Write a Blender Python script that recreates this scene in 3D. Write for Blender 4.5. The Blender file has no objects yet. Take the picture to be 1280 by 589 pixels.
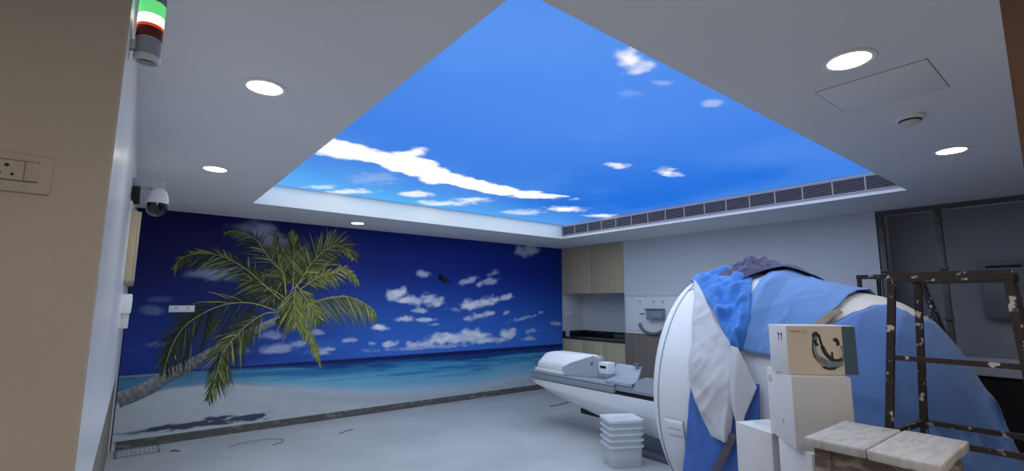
import bpy, bmesh, math, random
import numpy as np
from mathutils import Vector, Matrix, noise
from mathutils.geometry import tessellate_polygon
random.seed(7)
SC = bpy.context.scene
COL = SC.collection
R = math.radians
SKYW, ENTW, DLW, EXPO = 82., 49., 16., 0.0      # lamp powers, exposure
CAMP = (598.4291, .6658, .1367, .0047, 1.5772)  # focal length in pixels of a 1280 wide frame, yaw, pitch, roll, height

# ------------------------------------------------------------------ materials
def lin(c):
    o = []
    for v in c:
        v = v / 255.0
        o.append(v / 12.92 if v <= .04045 else ((v + .055) / 1.055) ** 2.4)
    return o

def mat(name, rgb, rough=.5, metal=0., var=.0, vscale=6., bump=0., bscale=40., spec=.4, stretch=None, rgb2=None,
        mask=None, alpha=1., trans=0., emit=None, estr=0., coat=0., sheen=0.):
    """procedural surface: base colour wandering between two tones by noise, optional bump"""
    m = bpy.data.materials.new(name); m.use_nodes = True
    nt = m.node_tree; b = nt.nodes['Principled BSDF']
    b.inputs['Roughness'].default_value = rough; b.inputs['Metallic'].default_value = metal
    b.inputs['Specular IOR Level'].default_value = spec
    b.inputs['Alpha'].default_value = alpha; b.inputs['Transmission Weight'].default_value = trans
    b.inputs['Coat Weight'].default_value = coat; b.inputs['Sheen Weight'].default_value = sheen
    c = lin(rgb)
    tc = nt.nodes.new('ShaderNodeTexCoord'); mp = nt.nodes.new('ShaderNodeMapping')
    nt.links.new(tc.outputs['Object'], mp.inputs['Vector'])
    if stretch: mp.inputs['Scale'].default_value = stretch
    if emit:
        b.inputs['Emission Color'].default_value = (*lin(emit), 1); b.inputs['Emission Strength'].default_value = estr
    n = nt.nodes.new('ShaderNodeTexNoise'); n.inputs['Scale'].default_value = vscale; n.inputs['Detail'].default_value = 5
    nt.links.new(mp.outputs['Vector'], n.inputs['Vector'])
    r = nt.nodes.new('ShaderNodeValToRGB')
    c2 = lin(rgb2) if rgb2 else [x * (1 - var) for x in c]
    c1 = c if rgb2 else [min(1, x * (1 + var * .5)) for x in c]
    lo, hi = mask if mask else (.3, .7)
    r.color_ramp.elements[0].position = lo; r.color_ramp.elements[1].position = hi
    r.color_ramp.elements[0].color = (*c1, 1); r.color_ramp.elements[1].color = (*c2, 1)
    nt.links.new(n.outputs['Fac'], r.inputs['Fac']); nt.links.new(r.outputs['Color'], b.inputs['Base Color'])
    if bump:
        n2 = nt.nodes.new('ShaderNodeTexNoise'); n2.inputs['Scale'].default_value = bscale; n2.inputs['Detail'].default_value = 6
        nt.links.new(mp.outputs['Vector'], n2.inputs['Vector'])
        bp = nt.nodes.new('ShaderNodeBump'); bp.inputs['Strength'].default_value = bump; bp.inputs['Distance'].default_value = .01
        nt.links.new(n2.outputs['Fac'], bp.inputs['Height']); nt.links.new(bp.outputs['Normal'], b.inputs['Normal'])
    return m

M = {}
M['ceiling'] = mat('ceiling paint', (226, 226, 226), .85, var=.03, vscale=1.2)
M['wall'] = mat('wall paint', (212, 216, 222), .8, var=.04, vscale=1.5)
M['nearwall'] = mat('textured wall paint', (178, 166, 152), .8, var=.05, vscale=3, bump=.25, bscale=180)
M['gloss'] = mat('white gloss panel', (240, 240, 240), .25, var=.04, vscale=2, stretch=(1, 1, .2), spec=.5)
M['dado'] = mat('bare grey brown plaster', (128, 118, 106), .85, var=.15, vscale=4)
M['floor'] = mat('dusty grey vinyl floor', (186, 188, 190), .5, rgb2=(168, 170, 173), vscale=1.4, mask=(.35, .75), spec=.35, bump=.03, bscale=30)
M['concrete'] = mat('raw concrete strip', (92, 90, 88), .9, rgb2=(134, 134, 132), vscale=9, mask=(.52, .72), bump=.4, bscale=60, stretch=(1, 1, 3))
M['black'] = mat('matt black', (16, 16, 18), .6, var=.1)
M['darkvoid'] = mat('dark unfinished wall base', (30, 24, 26), .9, var=.3, vscale=3)
M['baywall'] = mat('grey plaster wall', (150, 150, 156), .85, var=.12, vscale=1.8)
M['ledge'] = mat('pale wall band', (178, 178, 182), .8, var=.06)
M['alu'] = mat('dull galvanised steel', (96, 90, 88), .5, metal=.4, var=.15, vscale=12)
M['brown'] = mat('dark brown veneer', (74, 50, 36), .6, var=.2, vscale=5, stretch=(6, 6, .6))
M['oak'] = mat('pale ash laminate', (196, 182, 150), .5, rgb2=(184, 170, 139), vscale=5, mask=(.35, .7), stretch=(5, 7, .35))
M['oakdark'] = mat('grey brown laminate', (128, 119, 108), .55, rgb2=(114, 106, 96), vscale=5, stretch=(5, 7, .35))
M['granite'] = mat('black granite', (30, 29, 32), .2, rgb2=(62, 60, 64), vscale=90, mask=(.5, .75), spec=.5)
M['white'] = mat('white plastic', (228, 230, 232), .4, var=.02)
M['offwhite'] = mat('off white plastic', (206, 206, 204), .45, var=.03)
M['scanner'] = mat('white moulded cover', (232, 233, 236), .35, var=.02, vscale=2, spec=.45)
M['rear'] = mat('ivory moulded cover', (232, 226, 216), .4, var=.03)
M['seam'] = mat('grey seam', (164, 170, 182), .6)
M['greyplastic'] = mat('mid grey plastic', (138, 144, 154), .45, var=.05)
M['midgrey'] = mat('light grey moulded plastic', (160, 167, 178), .45, var=.04)
M['darkgrey'] = mat('slate grey plastic', (100, 106, 116), .4, var=.05)
M['palegrey'] = mat('pale grey plastic', (188, 192, 200), .4, var=.04)
M['tub'] = mat('frosted clear plastic', (226, 232, 240), .3, var=.03, alpha=.5, spec=.5)
M['tubrim'] = mat('frosted clear plastic rim', (232, 236, 242), .3, var=.03, alpha=.72, spec=.5)
M['carton'] = mat('white carton', (216, 212, 208), .8, var=.03, vscale=8)
M['cartonprint'] = mat('cream printed carton', (228, 210, 188), .6, var=.03)
M['teal'] = mat('slate teal print', (82, 104, 114), .6, var=.05)
M['coilgrey'] = mat('coil print mid grey', (104, 118, 122), .6, rgb2=(158, 164, 160), vscale=30)
M['coildark'] = mat('coil print dark', (48, 58, 64), .6, var=.2, vscale=30)
M['ink'] = mat('pale grey ink', (150, 140, 130), .7)
M['inkdark'] = mat('dark ink', (60, 62, 66), .7)
M['tape'] = mat('brown packing tape', (150, 126, 106), .5, var=.12, vscale=20)
M['tapedark'] = mat('grey brown tape', (92, 86, 92), .6, var=.12, vscale=20)
M['blue1'] = mat('bright blue nonwoven sheet', (56, 126, 208), .75, var=.12, vscale=5, bump=.15, bscale=120, sheen=.2)
M['blue2'] = mat('light blue nonwoven sheet', (108, 150, 206), .75, var=.1, vscale=3, bump=.15, bscale=140, sheen=.2)
M['blue3'] = mat('blue nonwoven sheet', (94, 134, 198), .75, var=.12, vscale=3, bump=.15, bscale=140, sheen=.2)
M['blue4'] = mat('deep blue nonwoven sheet', (66, 106, 182), .75, var=.12, vscale=4, bump=.15, bscale=140, sheen=.2)
M['purple'] = mat('dark purple cloth', (50, 43, 86), .85, var=.2, vscale=6, bump=.2, bscale=160, sheen=.3)
M['sheet'] = mat('white cloth', (204, 203, 206), .85, var=.04, vscale=5, bump=.12, bscale=160)
M['steel'] = mat('paint spattered dark steel', (50, 42, 38), .6, metal=.2, rgb2=(190, 182, 174), vscale=24, mask=(.60, .66), bump=.3, bscale=60)
M['wood'] = mat('paint whitened plank', (200, 194, 188), .8, rgb2=(176, 168, 160), vscale=7, mask=(.45, .72), stretch=(1.2, 5, 1), bump=.4, bscale=30)
M['woodraw'] = mat('weathered stool wood', (112, 96, 84), .85, rgb2=(172, 162, 150), vscale=9, mask=(.48, .72), stretch=(1, 1, 3), bump=.4, bscale=40)
M['epanel'] = mat('grey metal cabinet', (112, 112, 118), .5, metal=.2, var=.06)
M['lens_green'] = mat('lit green lens', (90, 190, 110), .3, emit=(104, 222, 128), estr=.8, var=.2, vscale=30)
M['lens_clear'] = mat('lit clear lens', (255, 250, 244), .3, emit=(255, 246, 236), estr=1.5)
M['lens_red'] = mat('dark red lens', (96, 18, 12), .25, var=.3, vscale=30)
M['lens_orange'] = mat('orange red lens edge', (226, 70, 20), .3, emit=(226, 70, 20), estr=.5)
M['glassblack'] = mat('smoked dome', (10, 10, 14), .1, spec=.6)
M['lamp'] = mat('lit diffuser', (255, 250, 242), .4, emit=(255, 240, 218), estr=14.)
M['joint'] = mat('grey hairline joint', (110, 110, 114), .8)
M['ventback'] = mat('dark vent cavity', (50, 48, 56), .8)
M['ventframe'] = mat('grey vent frame', (150, 150, 160), .6)
M['ventslat'] = mat('grey brown vent blade', (112, 108, 118), .6, var=.05)
M['wire'] = mat('grey wire', (96, 98, 102), .5)

# ------------------------------------------------------------------ mesh builder
class MB:
    def __init__(s): s.bm = bmesh.new()
    def _add(s, bm2, mi=0):
        vs = {}
        for v in bm2.verts: vs[v] = s.bm.verts.new(v.co)
        for f in bm2.faces:
            try:
                g = s.bm.faces.new([vs[v] for v in f.verts]); g.material_index = mi; g.smooth = f.smooth
            except ValueError: pass
        bm2.free()
    def box(s, c, d, bev=0., rz=0., rx=0., ry=0., mi=0, seg=2, taper=None):
        b = bmesh.new(); bmesh.ops.create_cube(b, size=1)
        for v in b.verts:
            k = taper if (taper and v.co.z < 0) else 1.
            v.co = Vector((v.co.x * d[0] * k, v.co.y * d[1] * k, v.co.z * d[2]))
        if bev: bmesh.ops.bevel(b, geom=b.edges[:], offset=bev, segments=seg, affect='EDGES', profile=.5)
        mt = Matrix.Translation(c) @ Matrix.Rotation(rz, 4, 'Z') @ Matrix.Rotation(ry, 4, 'Y') @ Matrix.Rotation(rx, 4, 'X')
        bmesh.ops.transform(b, matrix=mt, verts=b.verts); s._add(b, mi); return s
    def mm(s, a, b, bev=0., mi=0):
        return s.box([(a[i] + b[i]) / 2 for i in range(3)], [abs(b[i] - a[i]) for i in range(3)], bev, mi=mi)
    def rings(s, rs, closed=True, caps=True, mi=0, smooth=True):
        V = [[s.bm.verts.new(p) for p in r] for r in rs]
        n = len(rs[0])
        for i in range(len(V) - 1):
            for j in range(n if closed else n - 1):
                k = (j + 1) % n
                try:
                    f = s.bm.faces.new((V[i][j], V[i][k], V[i + 1][k], V[i + 1][j])); f.material_index = mi; f.smooth = smooth
                except ValueError: pass
        if caps and closed:
            for r in (V[0], V[-1]):
                try:
                    f = s.bm.faces.new(r); f.material_index = mi
                except ValueError: pass
        return s
    def tube(s, pts, r, seg=10, mi=0, caps=True):
        pts = [Vector(p) for p in pts]; rs = []
        rr = r if hasattr(r, '__len__') else [r] * len(pts)
        up = Vector((0, 0, 1))
        for i, p in enumerate(pts):
            t = (pts[min(i + 1, len(pts) - 1)] - pts[max(i - 1, 0)]).normalized()
            a = t.cross(up)
            if a.length < 1e-3: a = t.cross(Vector((1, 0, 0)))
            a.normalize(); b = t.cross(a).normalized()
            rs.append([p + (a * math.cos(2 * math.pi * k / seg) + b * math.sin(2 * math.pi * k / seg)) * rr[i] for k in range(seg)])
        return s.rings(rs, True, caps, mi)
    def bar(s, p0, p1, w, d, mi=0, up=(0, 0, 1), bev=.0):
        p0, p1 = Vector(p0), Vector(p1); t = (p1 - p0).normalized(); u = Vector(up)
        a = t.cross(u)
        if a.length < 1e-3: a = t.cross(Vector((1, 0, 0)))
        a.normalize(); b = t.cross(a).normalized()
        q = [(-w / 2, -d / 2), (w / 2, -d / 2), (w / 2, d / 2), (-w / 2, d / 2)]
        return s.rings([[p + a * x + b * y for x, y in q] for p in (p0, p1)], True, True, mi, False)
    def lathe(s, prof, c, seg=40, mi=0, axis='Z'):
        rs = []
        for r, h in prof:
            ring = []
            for k in range(seg):
                t = 2 * math.pi * k / seg; x, y = r * math.cos(t), r * math.sin(t)
                ring.append(Vector(c) + (Vector((x, y, h)) if axis == 'Z' else Vector((x, h, y)) if axis == 'Y' else Vector((h, x, y))))
            rs.append(ring)
        if prof[0][0] > 1e-4 and prof[-1][0] > 1e-4:      # open tube or ring: close the section, leave the hole
            return s.rings(rs + [rs[0]], True, False, mi)
        return s.rings(rs, True, False, mi)
    def prism(s, poly, ext, mi=0, smooth=False):
        """poly: 3d outline, ext: extrusion vector"""
        e = Vector(ext); a = [s.bm.verts.new(p) for p in poly]; b = [s.bm.verts.new(Vector(p) + e) for p in poly]
        n = len(a)
        for i in range(n):
            f = s.bm.faces.new((a[i], a[(i + 1) % n], b[(i + 1) % n], b[i])); f.material_index = mi; f.smooth = smooth
        for l in (a, b):
            f = s.bm.faces.new(l); f.material_index = mi
        return s
    def grid(s, fn, nu, nv, mi=0):
        V = [[s.bm.verts.new(fn(i / nu, j / nv)) for i in range(nu + 1)] for j in range(nv + 1)]
        for j in range(nv):
            for i in range(nu):
                f = s.bm.faces.new((V[j][i], V[j][i + 1], V[j + 1][i + 1], V[j + 1][i])); f.material_index = mi; f.smooth = True
        return s
    def build(s, name, m, parent=None, sharp=32, solid=0., solid_off=0.):
        if parent is not None:
            off = Vector((0, 0, 0)); p = parent
            while p is not None: off += p.location; p = p.parent
            bmesh.ops.translate(s.bm, verts=s.bm.verts, vec=-off)
        bmesh.ops.remove_doubles(s.bm, verts=s.bm.verts, dist=1e-6)
        bmesh.ops.recalc_face_normals(s.bm, faces=s.bm.faces)
        me = bpy.data.meshes.new(name); s.bm.to_mesh(me); s.bm.free()
        for x in (m if isinstance(m, (list, tuple)) else [m]): me.materials.append(x)
        for pl in me.polygons: pl.use_smooth = True
        me.set_sharp_from_angle(angle=R(sharp))
        o = bpy.data.objects.new(name, me); COL.objects.link(o)
        if parent is not None: o.parent = parent
        if solid:
            md = o.modifiers.new('thickness', 'SOLIDIFY'); md.thickness = solid; md.offset = solid_off
        return o

def tag(o, label, cat, group=None):
    o['label'] = label; o['category'] = cat
    if group: o['group'] = group
    return o
def thing(name, label, cat, loc=(0, 0, 0), group=None):
    o = bpy.data.objects.new(name, None); COL.objects.link(o); o.location = loc; o.empty_display_size = .1
    return tag(o, label, cat, group)
def struct(o):
    o['kind'] = 'structure'; return o
def dup(root, loc, label, group=None):
    r = root.copy(); COL.objects.link(r); r.location = loc; r['label'] = label
    if group: r['group'] = group
    for ch in list(root.children):
        c = ch.copy(); COL.objects.link(c); c.parent = r
        for g in list(ch.children):
            d = g.copy(); COL.objects.link(d); d.parent = c
    return r

# ------------------------------------------------------------------ numpy noise
class Fbm:
    def __init__(s, seed): s.t = np.random.RandomState(seed).rand(256, 256)
    def v(s, x, y):
        xi = np.floor(x).astype(int); yi = np.floor(y).astype(int); fx = x - xi; fy = y - yi
        fx = fx * fx * (3 - 2 * fx); fy = fy * fy * (3 - 2 * fy); t = s.t
        a = t[xi % 256, yi % 256]; b = t[(xi + 1) % 256, yi % 256]; c = t[xi % 256, (yi + 1) % 256]; d = t[(xi + 1) % 256, (yi + 1) % 256]
        return (a * (1 - fx) + b * fx) * (1 - fy) + (c * (1 - fx) + d * fx) * fy
    def f(s, x, y, o=5):
        r = 0; a = .5
        for k in range(o): r = r + a * (s.v(x * 2 ** k + 17.3 * k, y * 2 ** k + 9.1 * k)); a *= .5
        return r / .97
def sstep(a, b, x):
    t = np.clip((x - a) / (b - a), 0, 1); return t * t * (3 - 2 * t)
def mix(a, b, t): return a * (1 - t[..., None]) + np.asarray(b) * t[..., None]
def L3(c): return np.array(lin(c))

# ================================================================== THE ROOM
H = 2.6                                  # ceiling height
XR, YM = 6.53, 6.734                     # cabinet wall, mural wall
RX0, RX1, RY0, RY1, RZ = .918, 5.468, 1.132, 5.629, 2.828   # lit ceiling recess

o = struct(MB().mm((-3.1, -2.6, -.12), (7.3, 6.95, 0)).build('floor', M['floor']))
b = MB()
for a, c in (((-3.1, -2.6), (RX0, 6.95)), ((RX1, -2.6), (7.3, 6.95)), ((RX0, -2.6), (RX1, RY0)), ((RX0, RY1), (RX1, 6.95))):
    b.mm((a[0], a[1], H), (c[0], c[1], RZ + .02))
struct(b.build('ceiling', M['ceiling']))
struct(MB().mm((-.3, 6.75, 0), (7.3, 6.95, H)).build('wall_back', M['wall']))
struct(MB().mm((.0, 6.737, 0), (XR, 6.752, .088)).build('baseboard_back', M['concrete']))
b = MB().mm((-.062, 6.72, .0), (-.047, 6.752, H))
struct(b.build('trim_1', M['offwhite']))
struct(MB().mm((-.045, 6.733, .0), (-.036, 6.752, H)).build('trim_2', M['black']))
# left wall: glossy panel above, bare plaster dado below; it leans a touch off square
def lw(y): return -.076 + (y - 1.65) * (.026 / 5.09)
pl = [(lw(1.66) + .002, 1.662), (lw(6.75), 6.75), (-.35, 6.75), (-.35, 1.86), (-.073, 1.86), (-.0748, 1.662)]
struct(MB().prism([(x, y, .87) for x, y in pl], (0, 0, H - .87)).build('wall_left', M['gloss']))
pl2 = [(lw(1.86) - .012, 1.846), (lw(6.75) - .012, 6.75), (-.35, 6.75), (-.35, 1.846)]
struct(MB().prism([(x, y, 0) for x, y in pl2], (0, 0, .87)).build('baseboard_left', M['dado']))
b = MB().mm((-3.1, 1.65, -.02), (-.0755, 1.85, H + .02), bev=.006)
struct(b.build('wall_near', M['nearwall']))
# cabinet wall with the alcove, then the unfinished bay
b = MB().mm((XR, 1.66, 0), (XR + .12, 5.235, H)); b.mm((XR + .12, 5.12, 0), (7.13, 5.235, H))
b.mm((XR + .12, 1.66, 0), (7.0, 1.78, H))
struct(b.build('wall_right', M['wall']))
struct(MB().mm((7.13, 5.1, 0), (7.3, 6.75, H)).build('wall_alcove', M['wall']))
struct(MB().mm((7.0, -2.6, .88), (7.3, 1.78, H)).build('wall_bay', M['baywall']))
struct(MB().mm((6.9, -2.6, .845), (7.0, 1.66, 1.03), bev=.01).build('trim_3', M['ledge']))
struct(MB().mm((6.96, -2.6, 0), (7.3, 1.78, .845)).build('baseboard_bay', M['darkvoid']))
struct(MB().mm((-3.1, -2.6, 0), (7.3, -2.45, H)).build('wall_behind', M['nearwall']))
struct(MB().mm((-3.1, -2.45, 0), (-2.95, 1.65, H)).build('wall_far_left', M['nearwall']))
struct(MB().mm((1.36, -.02, 0), (1.5, .098, H)).build('trim_4', M['brown']))

# ------------------------------------------------------------------ backlit sky ceiling
BAND = [(0.90, 3.85, .30), (0.994, 3.908, 0.32), (1.207, 3.944, 0.364), (1.451, 3.942, 0.36), (1.655, 3.959, 0.303), (1.866, 4.014, 0.353), (2.249, 4.099, 0.336), (2.733, 4.251, 0.25), (3.246, 4.27, 0.242), (3.651, 4.264, 0.22), (3.948, 4.134, 0.136)]
PUFFS = [(1.796, 3.605, 0.075, -0.06, -0.069, -0.136, 1), (1.741, 3.737, 0.054, -0.044, -0.049, -0.104, 0.8), (2.526, 5.075, 0.176, -0.145, -0.077, -0.152, 0.85), (3.051, 5.306, 0.335, -0.276, -0.1, -0.172, 0.8), (3.221, 4.912, 0.201, -0.165, -0.102, -0.155, 0.8), (1.876, 5.446, 0.231, -0.19, -0.057, -0.16, 0.8), (1.535, 5.42, 0.174, -0.142, -0.034, -0.115, 0.6), (4.562, 4.621, 0.286, -0.237, -0.157, -0.16, 1), (5.326, 4.631, 0.198, -0.164, -0.148, -0.13, 0.9), (4.153, 4.025, 0.075, -0.062, -0.065, -0.063, 0.6), (1.943, 1.471, 0.079, -0.063, -0.097, -0.076, 0.95), (1.884, 1.455, 0.045, -0.036, -0.051, -0.04, 0.7), (3.381, 2.783, 0.114, -0.093, -0.09, -0.075, 0.85), (3.483, 2.802, 0.07, -0.057, -0.062, -0.052, 0.8), (3.989, 2.644, 0.102, -0.083, -0.17, -0.115, 0.95), (4.113, 2.619, 0.073, -0.059, -0.078, -0.051, 0.6), (2.278, 1.522, 0.057, -0.045, -0.043, -0.029, 0.3), (2.791, 1.499, 0.059, -0.047, -0.069, -0.038, 0.4), (2.255, 1.732, 0.053, -0.042, -0.053, -0.042, 0.15), (2.189, 1.318, 0.053, -0.042, -0.038, -0.024, 0.1), (1.854, 4.621, 0.256, -0.208, -0.119, -0.29, 0.25), (4.231, 5.204, 0.263, -0.217, -0.151, -0.185, 0.6)]

def grid_mesh(name, P, C, nx, ny, extra=None):
    """P (nx*ny,3) points row by row, C colours; extra = (verts, quads, colours) laid on the same sheet"""
    i = np.arange(nx - 1)[None, :] + np.arange(ny - 1)[:, None] * nx
    F = np.stack([i, i + 1, i + nx + 1, i + nx], -1).reshape(-1, 4)
    if extra is not None:
        F = np.concatenate([F, np.asarray(extra[1]) + len(P)]); P = np.concatenate([P, extra[0]]); C = np.concatenate([C, extra[2]])
    me = bpy.data.meshes.new(name)
    me.vertices.add(len(P)); me.vertices.foreach_set('co', P.astype(np.float32).ravel())
    me.loops.add(F.size); me.loops.foreach_set('vertex_index', F.astype(np.int32).ravel())
    me.polygons.add(len(F)); me.polygons.foreach_set('loop_start', np.arange(0, F.size, 4, dtype=np.int32))
    me.update(calc_edges=True)
    at = me.color_attributes.new('print', 'FLOAT_COLOR', 'POINT')
    at.data.foreach_set('color', np.concatenate([C, np.ones((len(C), 1))], 1).astype(np.float32).ravel())
    ob = bpy.data.objects.new(name, me); COL.objects.link(ob)
    return ob

def sky_paint(X, Y):
    n = Fbm(3)
    # blues of the print: deep on the far right, pale by the mural side
    d = np.clip((Y - 1.1) / 4.5, 0, 1); r = np.clip((X - .9) / 4.6, 0, 1)
    c = mix(np.broadcast_to(L3((82, 142, 238)), X.shape + (3,)), L3((58, 126, 226)), sstep(.1, .7, d))
    c = mix(c, L3((30, 112, 222)), sstep(.25, .95, r) * .9)
    c = mix(c, L3((96, 184, 250)), sstep(.62, 1.0, d - .12 * r) * (1 - .25 * r))
    c = mix(c, L3((104, 160, 244)), sstep(.4, .75, n.f(X * .7, Y * .7)) * .35)
    den = np.zeros_like(X)
    bx = np.array([q[0] for q in BAND]); by = np.interp(X, bx, [q[1] for q in BAND]); bh = .82 * np.interp(X, bx, [q[2] for q in BAND])
    w1 = n.f(X * 2.2, Y * 2.2); w2 = n.f(X * 5 + 40, Y * 5, 7)
    u = np.abs(Y - by + (w1 - .5) * .3) / bh + (w2 - .5) * 1.1
    den = np.maximum(den, sstep(1.1, .75, u) * sstep(4.1, 3.85, X + (w2 - .5) * .5))
    for x, y, ax, ay, bx_, by_, k in PUFFS:
        dt = ax * by_ - ay * bx_
        dx, dy = X - x, Y - y
        p = (dx * by_ - dy * bx_) / dt; q = (ax * dy - ay * dx) / dt
        s = 1 / max(.05, min(math.hypot(ax, ay), math.hypot(bx_, by_)))
        w = .6 * n.f(X * s * .5 + 7 * x, Y * s * .5 + 3 * y, 3) + .4 * n.f(X * 13 + 5, Y * 13, 6)
        rr = np.sqrt(p * p + q * q) + (w - .5) * 2.3
        den = np.maximum(den, k * sstep(1.1, .2, rr))
    den = np.clip(den, 0, 1)
    c = mix(c, np.array((1.0, 1.02, 1.03)), den ** 1.3)
    return c
nx = 420; ny = 420
gx, gy = np.meshgrid(np.linspace(RX0 - .02, RX1 + .02, nx), np.linspace(RY0 - .02, RY1 + .02, ny))
sky = grid_mesh('sky_panel', np.stack([gx.ravel(), gy.ravel(), np.full(gx.size, RZ)], 1), sky_paint(gx, gy).reshape(-1, 3), nx, ny)
m = bpy.data.materials.new('backlit sky print'); m.use_nodes = True; nt = m.node_tree; nt.nodes.clear()
at = nt.nodes.new('ShaderNodeAttribute'); at.attribute_name = 'print'
em = nt.nodes.new('ShaderNodeEmission'); em.inputs['Strength'].default_value = 1.0
ou = nt.nodes.new('ShaderNodeOutputMaterial'); nt.links.new(at.outputs['Color'], em.inputs['Color']); nt.links.new(em.outputs[0], ou.inputs[0])
m.cycles.emission_sampling = 'NONE'
sky.data.materials.append(m)
tag(sky, 'large backlit ceiling panel printed with blue sky and white clouds', 'ceiling light panel')

# ------------------------------------------------------------------ beach mural
F1 = [(1.496, 1.592), (1.317, 1.752), (1.124, 1.927), (0.967, 2.033), (0.791, 2.109), (0.625, 2.127), (0.484, 2.101), (0.389, 2.026), (0.337, 1.922)]
F2 = [(1.561, 1.634), (1.523, 1.912), (1.391, 2.04), (1.258, 2.217), (1.177, 2.324), (1.018, 2.407), (0.913, 2.412), (0.811, 2.392)]
F3 = [(1.643, 1.718), (1.633, 2.106), (1.605, 2.477)]
F4 = [(1.69, 1.76), (1.825, 2.02), (1.931, 2.166), (2.042, 2.273), (2.186, 2.333), (2.312, 2.292), (2.414, 2.173)]
F5 = [(1.732, 1.719), (1.977, 1.908), (2.136, 1.946), (2.298, 2.009), (2.427, 1.924), (2.525, 1.802)]
F6 = [(1.653, 1.407), (1.749, 1.448), (1.925, 1.552), (2.154, 1.612), (2.374, 1.626), (2.572, 1.554), (2.742, 1.452), (2.808, 1.325)]
F7 = [(1.607, 1.367), (1.688, 1.314), (1.781, 1.24), (1.913, 1.059), (1.997, 0.857), (2.057, 0.707)]
F8 = [(1.449, 1.45), (1.247, 1.524), (1.077, 1.547), (0.893, 1.524), (0.726, 1.455), (0.561, 1.337), (0.464, 1.213), (0.405, 1.064), (0.359, 0.859), (0.352, 0.769)]
F9 = [(1.469, 1.43), (1.322, 1.405), (1.176, 1.305), (1.063, 1.183), (0.97, 1.063), (0.9, 0.929), (0.866, 0.735), (0.839, 0.584), (0.798, 0.423)]
F10 = [(1.688, 1.781), (1.667, 1.656), (1.678, 1.479), (1.71, 1.272)]
F11 = [(1.688, 1.781), (1.556, 1.861), (1.468, 1.735), (1.405, 1.551)]
F12 = [(1.593, 1.582), (1.394, 1.713), (1.186, 1.809), (1.025, 1.824)]
F13 = [(1.689, 1.771), (1.787, 1.636), (1.954, 1.404), (2.032, 1.318)]
F14 = [(1.567, 1.685), (1.467, 2.044), (1.399, 2.352), (1.401, 2.457)]
F15 = [(1.606, 1.686), (1.822, 1.902), (2.024, 2.018), (2.178, 2.17)]
TRUNK = [(-0.071, 0.501), (0.189, 0.596), (0.35, 0.704), (0.517, 0.795), (0.69, 0.894), (0.881, 1.021), (1.109, 1.143), (1.35, 1.262), (1.522, 1.338)]
COCO = [(1.575, 1.266), (1.505, 1.308), (1.629, 1.326), (1.549, 1.368)]
SAND = [(-0.05, 0.483), (0.411, 0.59), (0.905, 0.603), (1.475, 0.498), (2.278, 0.332), (3.213, 0.218), (4.323, 0.144), (5.742, 0.255), (6.497, 0.262)]
WET = [(0.411, 0.59), (0.901, 0.658), (1.465, 0.655), (2.265, 0.564), (3.464, 0.434), (4.959, 0.378), (6.498, 0.409)]
CLOUDS = [(3.092, 1.662, 0.208, 0.119, 0.95), (3.289, 1.604, 0.188, 0.096, 0.9), (3.588, 1.569, 0.328, 0.111, 1), (3.772, 1.544, 0.174, 0.076, 0.8), (3.524, 1.422, 0.153, 0.049, 0.7), (3.248, 1.306, 0.172, 0.059, 0.8), (3.597, 1.287, 0.154, 0.049, 0.8), (3.754, 1.21, 0.114, 0.024, 0.5), (2.839, 1.188, 0.159, 0.057, 0.9), (4.515, 1.519, 0.465, 0.106, 1), (4.86, 1.573, 0.276, 0.082, 0.8), (5.118, 1.63, 0.215, 0.069, 0.9), (4.631, 1.338, 0.334, 0.066, 0.8), (5.191, 1.38, 0.071, 0.041, 0.5), (4.333, 1.887, 0.223, 0.092, 0.6), (4.771, 1.899, 0.205, 0.069, 0.55), (4.871, 2.054, 0.138, 0.055, 0.4), (3.505, 1.994, 0.139, 0.062, 0.55), (5.667, 2.513, 0.255, 0.134, 0.5), (5.592, 1.28, 0.306, 0.043, 0.5), (5.762, 1.044, 0.194, 0.043, 0.4), (6.382, 1.157, 0.169, 0.045, 0.45), (5.977, 1.372, 0.08, 0.029, 0.4), (4.124, 0.973, 0.661, 0.101, 0.95), (4.46, 1.036, 0.357, 0.091, 0.9), (5.194, 0.994, 0.178, 0.11, 0.75), (4.785, 0.917, 0.445, 0.067, 0.7), (3.033, 0.94, 0.152, 0.057, 0.65), (3.555, 0.913, 0.365, 0.06, 0.6), (2.427, 1.025, 0.102, 0.044, 0.55), (2.764, 0.976, 0.048, 0.034, 0.4), (2.128, 0.922, 0.173, 0.042, 0.45), (5.667, 0.905, 0.23, 0.043, 0.4), (3.722, 0.868, 0.901, 0.037, 0.35), (1.169, 2.436, 0.319, 0.194, 0.62), (1.335, 2.316, 0.191, 0.124, 0.45), (0.701, 1.88, 0.285, 0.086, 0.62), (0.937, 1.85, 0.121, 0.059, 0.5), (0.165, 1.451, 0.13, 0.062, 0.25), (0.248, 1.575, 0.103, 0.045, 0.15), (1.5, 0.958, 0.191, 0.079, 0.55), (1.442, 1.129, 0.151, 0.07, 0.4), (2.047, 0.885, 0.148, 0.042, 0.45), (1.98, 1.15, 0.094, 0.042, 0.4), (1.088, 0.952, 0.176, 0.058, 0.35), (1.776, 1.014, 0.14, 0.051, 0.4), (0.289, 1.087, 0.148, 0.053, 0.2)]
SHADOW = [(0.701, 0.161, 0.597, 0.053), (1.145, 0.169, 0.337, 0.056), (0.403, 0.163, 0.302, 0.034), (1.318, 0.173, 0.18, 0.029), (0.897, 0.168, 0.251, 0.064)]
MURAL_GAIN = 1.0
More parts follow.
